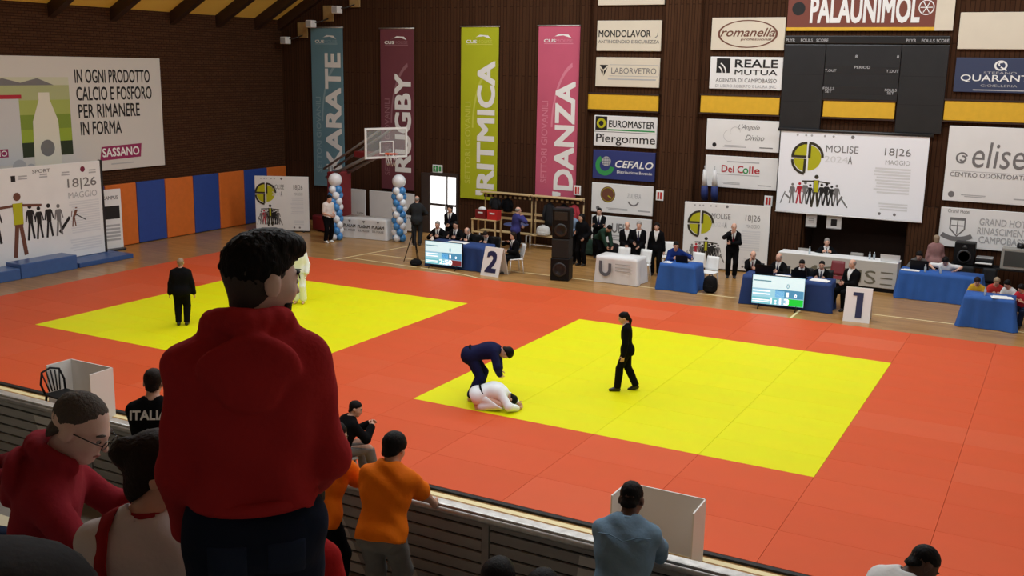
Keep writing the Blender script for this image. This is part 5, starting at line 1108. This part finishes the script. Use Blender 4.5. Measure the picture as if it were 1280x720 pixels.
r, c = person('judoka in white judogi crouched face down on the yellow mat', (-9.10, 16.18, .052), -60, 1.74, 'short', top='gi', topm=GI, legm=GI, vox=.015, pelvis=(0, -.22, .235), lean=64, bend=40, hands={'L': (-.17, .50, .03), 'R': (.17, .50, .03)}, elbows={'L': (-1, -.2, -.2), 'R': (1, -.2, -.2)}, feet={'L': (-.13, -.23, -.035, 0, 75), 'R': (.13, -.23, -.035, 0, 75)}, knees={'L': (-.3, 1, 0), 'R': (.3, 1, 0)}, head=(0, -30, 0), shoes=False, hem=-.16, curl=40, build=1.12); belt(c, r, BELT, .09, .2, .165, ends=False)
person('grey-haired man in a black suit standing on the far left mat seen from behind', (-18.57, 17.7, .041), 36, 1.66, 'short', HAIRL, vox=.017, build=1.22, infl=.03, hands={'L': (-.31, .05, .76), 'R': (.31, .05, .76)})
r, c = person('judoka in white judogi with black belt half hidden behind the hooded man', (-17.72, 21.02, .041), 205, 1.72, 'short', top='gi', topm=GI, legm=GI, vox=.018, shoes=False, hands={'L': (-.24, .12, .85), 'R': (.24, .12, .85)}); belt(c, r, BELT, .05)
# --- along the far wall
V = .023
TEE = cloth('white_tee', srgb(225, 215, 210)); SLATE = cloth('slate_grey_coat', srgb(46, 48, 50)); PURP = cloth('purple_blue_jacket', srgb(62, 62, 120)); TRK = cloth('royal_tracksuit', srgb(28, 48, 110))
person('man in white t-shirt and dark trousers beside the left balloon column', (-23.3, 29.3, 0), -105, 1.78, 'short', top='tee', topm=TEE, legm=BLACK, shoem=M_PLW, vox=V, sleeve=.5, hands={'L': (-.1, .25, 1.0), 'R': (.1, .25, 1.0)}, head=(0, -15, 0))
person('bald man in a dark coat seen from behind next to the right balloon column', (-20.35, 30.6, 0), 25, 1.80, 'bald', HAIRG, top='coat', topm=SLATE, legm=SLATE, vox=V, hands={'L': (-.12, .25, 1.05), 'R': (.12, .25, 1.05)}, elbows={'L': (-1, -.4, -.2), 'R': (1, -.4, -.2)})
desk = {'L': (-.16, .38, .84), 'R': (.16, .38, .84)}
def seated(lab, x, y, rz, h=1.7, hd='short', hm=None, **k):
    k.setdefault('hands', desk); k.setdefault('tie', TIE); k.setdefault('vox', V)
    return person(lab, (x, y, 0), rz, h, hd, hm, sitting=True, **k)
seated('leftmost seated judge, grey-haired, behind the table near the balloons', -18.22, 28.72, 190, 1.72, 'short', HAIRG, lean=10); seated('second seated judge with dark hair behind the table near the balloons', -17.55, 28.75, 185, 1.76, 'short', lean=6)
seated('third seated judge leaning forward behind the table near the balloons', -16.95, 28.7, 170, 1.66, 'bald', HAIRG, lean=18, head=(0, -20, 0)); seated('rightmost seated judge looking down behind the table near the balloons', -16.3, 28.75, 175, 1.62, 'short', HAIRB, lean=22, head=(15, -25, 0))
seated('woman in black seated on the white chair beside the numeral two sign', -15.1, 28.2, 150, 1.66, 'bob', HAIRB, hands={'L': (-.08, .3, .72), 'R': (.12, .2, 1.0)})
person('standing official in black with pale collar behind the judges near the glass door', (-18.4, 29.75, 0), 190, 1.72, 'bob', HAIRB, vox=V, tie=TIE, hands={'L': (-.05, .22, 1.05), 'R': (.05, .22, 1.05)})
person('person in purple-blue jacket standing by the cloakroom bench with hand at face', (-16.50, 30.9, 0), -40, 1.68, 'bald', HAIRG, top='coat', topm=PURP, legm=BLACK, vox=V, hands={'R': (.1, .2, 1.38), 'L': (-.12, .22, 1.0)})
person('person in dark clothes with pale blue shirt behind the speaker tower', (-14.2, 30.5, 0), 190, 1.8, 'short', top='shirt', topm=cloth('pale_blue_shirt', srgb(120, 140, 165)), legm=BLACK, vox=V, hands={'L': (-.08, .25, 1.1), 'R': (.08, .25, 1.1)})
person('person in black standing right of the speaker tower', (-13.75, 30.35, 0), 165, 1.74, 'long', top='coat', topm=BLACK, legm=BLACK, vox=V, hands={'L': (-.2, .12, .95), 'R': (.1, .25, 1.1)})
person('person in black with green trim stooping beside the kit bags', (-13.45, 31.2, 0), -120, 1.66, 'short', top='hoodie', topm=cloth('dark_green_fleece', (.02, .045, .03)), legm=BLACK, vox=V, lean=50, pelvis=(0, -.1, .86), hands={'L': (-.1, .5, .6), 'R': (.1, .5, .6)})
person('suited man with folded arms standing before the coin sponsor board', (-13.85, 31.9, 0), 200, 1.76, 'short', vox=V, tie=TIE, hands={'L': (.1, .2, 1.14), 'R': (-.1, .22, 1.12)}, elbows={'L': (-1, .1, -.4), 'R': (1, .1, -.4)})
person('leftmost of three suited men standing behind the U emblem table', (-12.05, 29.95, 0), 205, 1.68, 'bald', HAIRG, vox=V, hands={'L': (-.05, .2, .95), 'R': (.05, .2, .95)}, build=1.08); person('middle of three suited men, grey-haired, behind the U emblem table', (-11.6, 29.85, 0), 195, 1.74, 'short', HAIRG, vox=V, tie=TIE, hands={'L': (-.05, .2, .95), 'R': (.14, .22, 1.05)}); person('rightmost of three suited people standing behind the U emblem table', (-11.12, 30.15, 0), 190, 1.7, 'bob', vox=V)
seated('man in blue tracksuit seated at the small bright blue table', -10.15, 29.15, 205, 1.76, 'short', top='hoodie', topm=TRK, legm=TRK, hands={'L': (-.45, .35, .86), 'R': (.1, .4, .84)}, lean=8, head=(0, -12, 0), shoem=M_PLW)
person('bald suited man standing before the poster board with hand on chin', (-8.98, 31.1, 0), 200, 1.76, 'bald', HAIRG, vox=.02, tie=TIER, hands={'R': (.08, .2, 1.42), 'L': (.06, .22, 1.12)}, elbows={'L': (-1, .2, -.4), 'R': (1, .3, -.6)})
seated('leftmost seated official, hand on chin, at the table before the organisers desk', -7.72, 28.85, 195, 1.74, 'bald', HAIRG, hands={'R': (.06, .24, 1.10), 'L': (-.1, .38, .85)}, elbows={'R': (.5, .1, -1)}, tie=TIER, lean=8); seated('second seated official, bald, at the table before the organisers desk', -6.95, 28.85, 165, 1.74, 'bald', HAIRG, lean=5); seated('third seated official, dark-haired, at the table before the organisers desk', -6.3, 28.8, 185, 1.66, 'short', lean=14, head=(0, -12, 0)); seated('fourth seated official, young and dark-haired, at the table before the organisers desk', -5.78, 28.85, 185, 1.62, 'short', lean=8)
seated('bald suited man seated at the right end of the table beside the numeral one sign', -4.95, 28.65, 150, 1.8, 'bald', HAIRG, hands={'L': (-.06, .3, .72), 'R': (.06, .3, .72)}, build=1.15, feet={'L': (-.12, .35, 0, 10), 'R': (.16, .5, 0, -10)}, lean=-2)
seated('grey-haired suited man seated alone behind the organisers desk', -6.4, 32.35, 195, 1.74, 'short', HAIRG, hands={'L': (-.14, .36, .95), 'R': (.14, .36, .95)})
seated('person with dark hair and grey top behind the dark laptop on the long blue table', -3.65, 31.95, 185, 1.72, 'thick', top='hoodie', topm=cloth('grey_fleece', srgb(96, 94, 92)), hands={'L': (-.16, .4, .84), 'R': (.16, .4, .84)}, lean=16, head=(0, -15, 0)); seated('person in white shirt and dark cap leaning on the long blue table', -2.9, 31.9, 180, 1.68, 'thick', top='tee', topm=WHITE, sleeve=.5, lean=22, hands={'L': (-.3, .36, .86), 'R': (.3, .36, .86)}, elbows={'L': (-1, 0, .1), 'R': (1, 0, .1)}, head=(0, -25, 0))
person('fair-haired person in a dusty pink jacket standing by the hotel board', (-3.3, 32.75, 0), 20, 1.66, 'bob', HAIRL, top='coat', topm=cloth('dusty_pink_coat', srgb(150, 112, 110)), legm=BLACK, vox=V)
KID = [('child in dark top with a yellow shirt front behind the near blue table', -1.85, 29.5, (200, 160, 50), HAIRB), ('fair-haired child in a red shirt behind the near blue table', -1.45, 29.75, (190, 60, 56), HAIRL), ('dark-haired child in a white shirt behind the near blue table', -1.05, 29.5, (215, 215, 215), HAIRK), ('dark-haired person in a red top at the far right edge', -.72, 29.1, (196, 50, 60), HAIRK)]
for i, (lab, x, y, cc, hm) in enumerate(KID): seated(lab, x, y, (170, 190, 150, 160)[i], 1.5, 'thick', hm, top='tee', topm=cloth('kid_top_%d' % i, srgb(*cc)), sleeve=.5, lean=15, head=(20 - 15 * i, -18, 0), hands={'L': (-.12, .36, .8), 'R': (.12, .36, .8)}, legm=JEAN)
# --- spectators in the stand
def hood(c):
    sp, Fu, s, c7 = c['sp'], c['Fu'], c['s'], c['c7']; L = []
    ang = [math.radians(150 + 240 * t / 10) for t in range(11)]
    pt = lambda a: c7 + Fu @ np.array((.090 * math.cos(a), .088 * math.sin(a) + .010, .040 + .030 * -math.sin(a))) * s
    for k in range(10): L.append(('c', pt(ang[k]), pt(ang[k + 1]), .034 * s, .034 * s, .012))
    L.append(('e', c7 + Fu @ np.array((0, -.112, -.045)) * s, Fu @ rotm('x', 14), np.array((.13, .045, .085)) * s, .03)); L.append(('e', c7 + Fu @ np.array((0, -.128, -.10)) * s, Fu, np.array((.085, .034, .07)) * s, .03))
    return L
RED = cloth('dark_red_fleece', (.46, .030, .036), var=.06); RED2 = cloth('crimson_fleece', (.33, .025, .04), var=.06)
FSK = mat('skin_tan', srgb(236, 204, 192), .5, var=.05, scale=9, bump=.05)
r, c = person('young man in a dark red hoodie and jeans standing with his back to the viewer', (-1.85, 1.985, 4.187), 44, 1.705, 'quiff', top='hoodie', topm=RED, legm=JEAN, skin=FSK, head=(-62, -10, 0), lean=2, hands={'L': (-.18, .15, .85), 'R': (.15, .22, .92)}, elbows={'L': (-.4, -1, -.3), 'R': (.55, -1, -.5)}, vox=.0085, extra_top=hood, wrinkle=.0036, build=.92, infl=.021, hem=.06)
Hd, s_ = c['Hd'], c['s']
def beard_fn(P):
    q = (P - c['hc']) @ c['Fh'] / s_
    d = smin(ellip(P, Hd(0, .058, -.088), c['Fh'], np.array((.041, .039, .031)) * s_), ellip(P, Hd(0, .03, -.045), c['Fh'], np.array((.0665, .0665, .078)) * s_), .02)
    d = np.maximum(d, (q[:, 2] + .058 - .25 * np.maximum(-(q[:, 1] - .05), 0) * 2) * s_); d = np.maximum(d, (.048 - q[:, 1]) * s_)
    mu = rcone(P, Hd(-.026, .083, -.055), Hd(.026, .083, -.055), .008 * s_, .008 * s_)
    lip = np.linalg.norm((P - Hd(0, .1, -.064)), axis=1) - .02 * s_
    return np.minimum(np.maximum(d, -lip), mu)
sdf_mesh('beard', beard_fn, c['hc'] - .14, c['hc'] + .14, .006, HAIRK, r)
def fade_fn(P):                                                   # clipped hair on the sides and nape
    q = (P - c['hc']) @ c['Fh'] / s_; d = ellip(P, Hd(0, -.0145, .020), c['Fh'], np.array((.0788, .1, .096)) * s_)
    d = smin(d, rcone(P, c['c7'] - c['Fu'][:, 2] * .03 * s_, Hd(0, -.022, -.06), .0605 * s_, .0575 * s_), .03); return np.maximum(np.maximum(d, (-.088 - q[:, 2]) * s_), (q[:, 1] - .035 + .9 * np.maximum(-q[:, 2], 0)) * s_)
sdf_mesh('clipped_hair', fade_fn, c['hc'] - .14, c['hc'] + .14, .008, mat('clipped_hair', (.05, .038, .033), .7, bump=.3, bscale=200), r)
hb = c['sp'](.068); MB().tube([hb + c['Fl'] @ np.array((.158 * math.cos(a), .118 * math.sin(a) - .004, .0)) * c['s'] for a in np.linspace(0, 2 * math.pi, 33)], .02, 8, False).build('hem_band', RED, r)
for sx in (-1, 1):
    def pk(P, sx=sx, c=c):
        q = (P - c['pv']) @ c['Fp'] / c['s']
        return np.maximum.reduce([c['leg_fn'](P) - .004, (np.abs(q[:, 0] - sx * .078) - .052) * c['s'], (np.abs(q[:, 2] + .075) - .06) * c['s'], (q[:, 1] + .02) * c['s']])
    sdf_mesh('back_pocket', pk, c['pv'] - .25, c['pv'] + .2, .008, cloth('pocket_denim', srgb(40, 50, 74)), r)
# older man with glasses
r, c = person('grey-haired man with glasses in a dark red hooded jacket', (-3.14, 2.28, 3.80), -48, 1.80, 'thin', mat('salt_grey_hair', (.105, .092, .082), .7, bump=.6, bscale=90, spec=.1), top='hoodie', topm=RED2, legm=JEAN, skin=FSK, sitting=True, lean=3, bend=10, head=(-18, -16, 0), hands={'L': (-.1, .42, .85), 'R': (.19, .37, .93)}, vox=.010, extra_top=hood, wrinkle=.002, build=.86, infl=.018)
wr_h = c['J']['R'][3]; p = empty('smartphone', tuple(np.array((-3.14, 2.28, 3.80)) + rotm('z', -48) @ (wr_h + np.array((0, .10, .045)))), math.radians(-48), 'white smartphone in the hand of the man with glasses', 'phone'); MB().box(-.04, .04, -.08, .08, -.005, .005, .004).build('case', M_PLW, p); MB().box(-.035, .035, -.072, .072, .005, .0065).build('screen', M_SB, p)
Hd = c['Hd']; gl = MB()
for x in (-.034, .034): gl.tube([Hd(x + .025 * math.cos(a), .116, .0 + .018 * math.sin(a)) for a in np.linspace(0, 2 * math.pi, 17)], .0022, 6, False)
gl.tube([Hd(-.009, .117, .004), Hd(.009, .117, .004)], .002, 6)
for s2 in (-1, 1): gl.tube([Hd(s2 * .059, .114, .004), Hd(s2 * .075, .08, .006), Hd(s2 * .08, -.01, .0)], .0022, 6)
gl.build('glasses', mat('dark_glasses_frame', (.01, .009, .008), .3), r)
# woman with a bun and a shoulder strap
r, c = person('woman in a white t-shirt with dark hair in a bun and a red bag strap', (-2.505, 2.175, 3.80), 32, 1.72, 'bun', HAIRB, top='tee', topm=cloth('white_cotton', srgb(214, 204, 204), var=.04), legm=JEAN, sitting=True, lean=8, head=(-82, -8, 0), hands={'L': (-.1, .42, .7), 'R': (.24, .30, .78)}, elbows={'R': (1, -.3, -.5)}, vox=.010, sleeve=.5, wrinkle=.0015, build=1.05)
sp, Fu, s_ = c['sp'], c['Fu'], c['s']
def strap(root, pts, wd, m):
    V_ = []; F_ = []
    for i, p in enumerate(pts):
        t = np.array(pts[min(i + 1, len(pts) - 1)]) - np.array(pts[max(i - 1, 0)]); n = np.array(p) - c['sp'](.3); n = n - t * (n @ t) / (t @ t); n /= np.linalg.norm(n); sd = np.cross(t / np.linalg.norm(t), n) * wd / 2
        V_ += [p - sd, p + sd, p + sd + n * .006, p - sd + n * .006]
    for i in range(len(pts) - 1):
        for k in range(4): F_.append((i * 4 + k, i * 4 + (k + 1) % 4, i * 4 + 4 + (k + 1) % 4, i * 4 + 4 + k))
    MB().add(V_, F_, True).build('bag_strap', m, root)
T = lambda x, y, t: sp(t) + Fu[:, 0] * x * s_ + Fu[:, 1] * y * s_
strap(r, [T(-.10, .04, .545), T(-.115, -.03, .54), T(-.12, -.085, .49), T(-.115, -.125, .40), T(-.10, -.135, .28), T(-.08, -.13, .16), T(-.07, -.13, .06)], .055, cloth('red_strap', srgb(150, 36, 40)))
col_ = MB().tube([c['c7'] + Fu @ np.array((.066 * math.cos(a), .066 * math.sin(a) + .004, .03)) * s_ for a in np.linspace(0, 2 * math.pi, 25)], .012, 8, False).build('red_collar', cloth('red_strap', srgb(150, 36, 40)), r)
# rail spectators
r, c = person('boy in an orange t-shirt and grey trousers leaning on the handrail', (-4.14, 5.82, 2.15), 16, 1.60, 'thick', top='tee', topm=ORNG, legm=GREYT, lean=22, pelvis=(0, -.12, .90), hands={'L': (-.05, .38, 1.02), 'R': (.27, .50, .90)}, elbows={'L': (-1, .1, -.4), 'R': (1, -.1, .0)}, head=(-12, -10, 0), vox=.012, sleeve=.55, wrinkle=.004, infl=.03, hem=-.06)
r2, c2 = person('second boy in an orange t-shirt half hidden behind the hooded man', (-4.72, 5.82, 2.15), 8, 1.58, 'short', top='tee', topm=ORNG, legm=BLACK, lean=20, pelvis=(0, -.1, .9), hands={'L': (-.2, .5, .92), 'R': (.22, .5, .92)}, head=(-40, -8, 0), vox=.013, sleeve=.55, wrinkle=.004, infl=.03)
p = empty('smartphone', (-4.38, 6.2, 3.42), math.radians(15), 'purple smartphone held up in front of the leaning boy in orange', 'phone'); MB().box(-.045, .045, -.005, .005, -.08, .08, .004).build('case', mat('purple_case', srgb(92, 84, 150), .4), p); MB().box(-.05, .05, -.002, .006, -.086, .086, .004).build('rim', M_PLW, p)
DEN = cloth('light_denim', srgb(122, 150, 174))
r, c = person('man in a washed denim shirt leaning over the handrail before the white screen', (-2.22, 5.66, 2.15), 14, 1.66, 'buzz', top='shirt', topm=DEN, legm=JEAN, skin=mat('skin_deep', srgb(90, 60, 48), .5), lean=26, bend=4, pelvis=(0, -.02, .90), hands={'L': (-.1, .62, .92), 'R': (.2, .66, .9)}, elbows={'L': (-1, .0, -.3), 'R': (1, .0, -.2)}, head=(-8, -6, 0), vox=.011, wrinkle=.003, infl=.026, hem=-.14)
MB().tube([c['c7'] + c['Fu'] @ np.array((.07 * math.cos(a), .07 * math.sin(a) + .005, .02)) for a in np.linspace(0, 2 * math.pi, 25)], .018, 8, False).build('collar', DEN, r)
for s2 in (-1, 1): MB().tube([c['sp'](.41) + c['Fu'] @ np.array((0, -.138, -.04)), c['sp'](.41) + c['Fu'] @ np.array((s2 * .09, -.133, -.005)), c['sp'](.41) + c['Fu'] @ np.array((s2 * .17, -.10, .0))], .0035, 6).build('yoke_seam', DEN, r)
r, c = person('person in a black t-shirt lettered ITALIA standing at the handrail', (-6.52, 5.80, 2.15), 34, 1.66, 'short', HAIRB, top='tee', topm=BLACK, legm=JEAN, lean=14, hands={'L': (-.2, .5, .92), 'R': (.2, .5, .92)}, vox=.013, sleeve=.55)
t = text(r, 'ITALIA', 0, 0, .30, .075, WHT, 0, .03); bp_ = c['sp'](.40) + c['Fu'] @ np.array((0, -.126, 0)); t.location = bp_; t.rotation_euler.x = -math.radians(14)
r, c = person('man in a black jacket and grey jeans sitting at the mat edge seen from behind', (-9.35, 11.95, 0), -28, 1.74, 'short', top='hoodie', topm=BLACK, legm=GREYT, sitting=True, lean=22, head=(-35, 0, 0), hands={'L': (-.05, .5, .85), 'R': (.1, .48, .85)}, vox=.017, feet={'L': (-.14, .45, 0.04, 5), 'R': (.16, .5, .04, -5)})
chair('grey chair under the man in the black jacket at the mat edge', -9.35, 11.9, -28, mat('grey_plastic', srgb(150, 146, 140), .5))
# seated lower rows
person('long black-haired woman seated below the handrail', (-2.62, 4.70, 2.243), 5, 1.72, 'long', top='hoodie', topm=BLACK, legm=BLACK, sitting=True, vox=.013, lean=8)
person('dark-haired person seated right of the long-haired woman', (-2.36, 4.72, 2.25), 0, 1.68, 'thick', top='tee', topm=BLACK, legm=BLACK, sitting=True, vox=.013, lean=8)
person('person in a red shirt seated just below the hooded man', (-2.80, 3.15, 3.243), 15, 1.72, 'short', top='tee', topm=cloth('red_cotton', srgb(170, 34, 36)), legm=JEAN, sitting=True, vox=.013, lean=20, head=(0, -20, 0))
r, c = person('dark-skinned man in a white jacket with black collar stripe at the bottom right', (-.76, 5.92, 2.15), -40, 1.62, 'buzz', top='shirt', topm=WHITE, legm=BLACK, skin=mat('skin_deep', srgb(90, 60, 48), .5), lean=30, bend=8, pelvis=(0, -.02, .88), hands={'L': (-.1, .5, .95), 'R': (.2, .5, .95)}, head=(-20, -12, 0), vox=.012, infl=.03)
MB().tube([c['c7'] + c['Fu'] @ np.array((.072 * math.cos(a), .072 * math.sin(a) + .005, .015)) for a in np.linspace(0, 2 * math.pi, 25)], .014, 8, False).build('collar_stripe', BLACK, r)
person('person with raised hands at the left edge in dark clothes and red sleeves', (-6.08, 3.72, 2.743), -75, 1.72, 'short', top='hoodie', topm=cloth('red_sleeve_top', srgb(110, 26, 34)), legm=JEAN, sitting=True, vox=.013, lean=14, hands={'L': (-.03, .52, 1.08), 'R': (.06, .52, 1.05)}, palm={'L': ((.1, .8, .6), (1, 0, 0)), 'R': ((-.1, .8, .6), (-1, 0, 0))}, curl=10)
# bag on the bench in the corner, white cap on the woman's lap
bag('dark grey backpack on the bench in the lower left corner', -2.26, 1.43, 4.687, cloth('grey_nylon', srgb(60, 60, 62)), .62, .36, .45, 30)
p = empty('white_cap', (-2.68, 2.58, 4.44), 0, 'white cap on the lap of the woman in the white t-shirt', 'cap'); MB().ball((0, 0, 0), .1, 18, (1, 1.1, .8)).build('crown', M_WCL, p); MB().lathe([(.1, 0), (.13, -.01), (.13, -.004)], n=18).build('brim', M_WCL, p, (0, .06, 0))
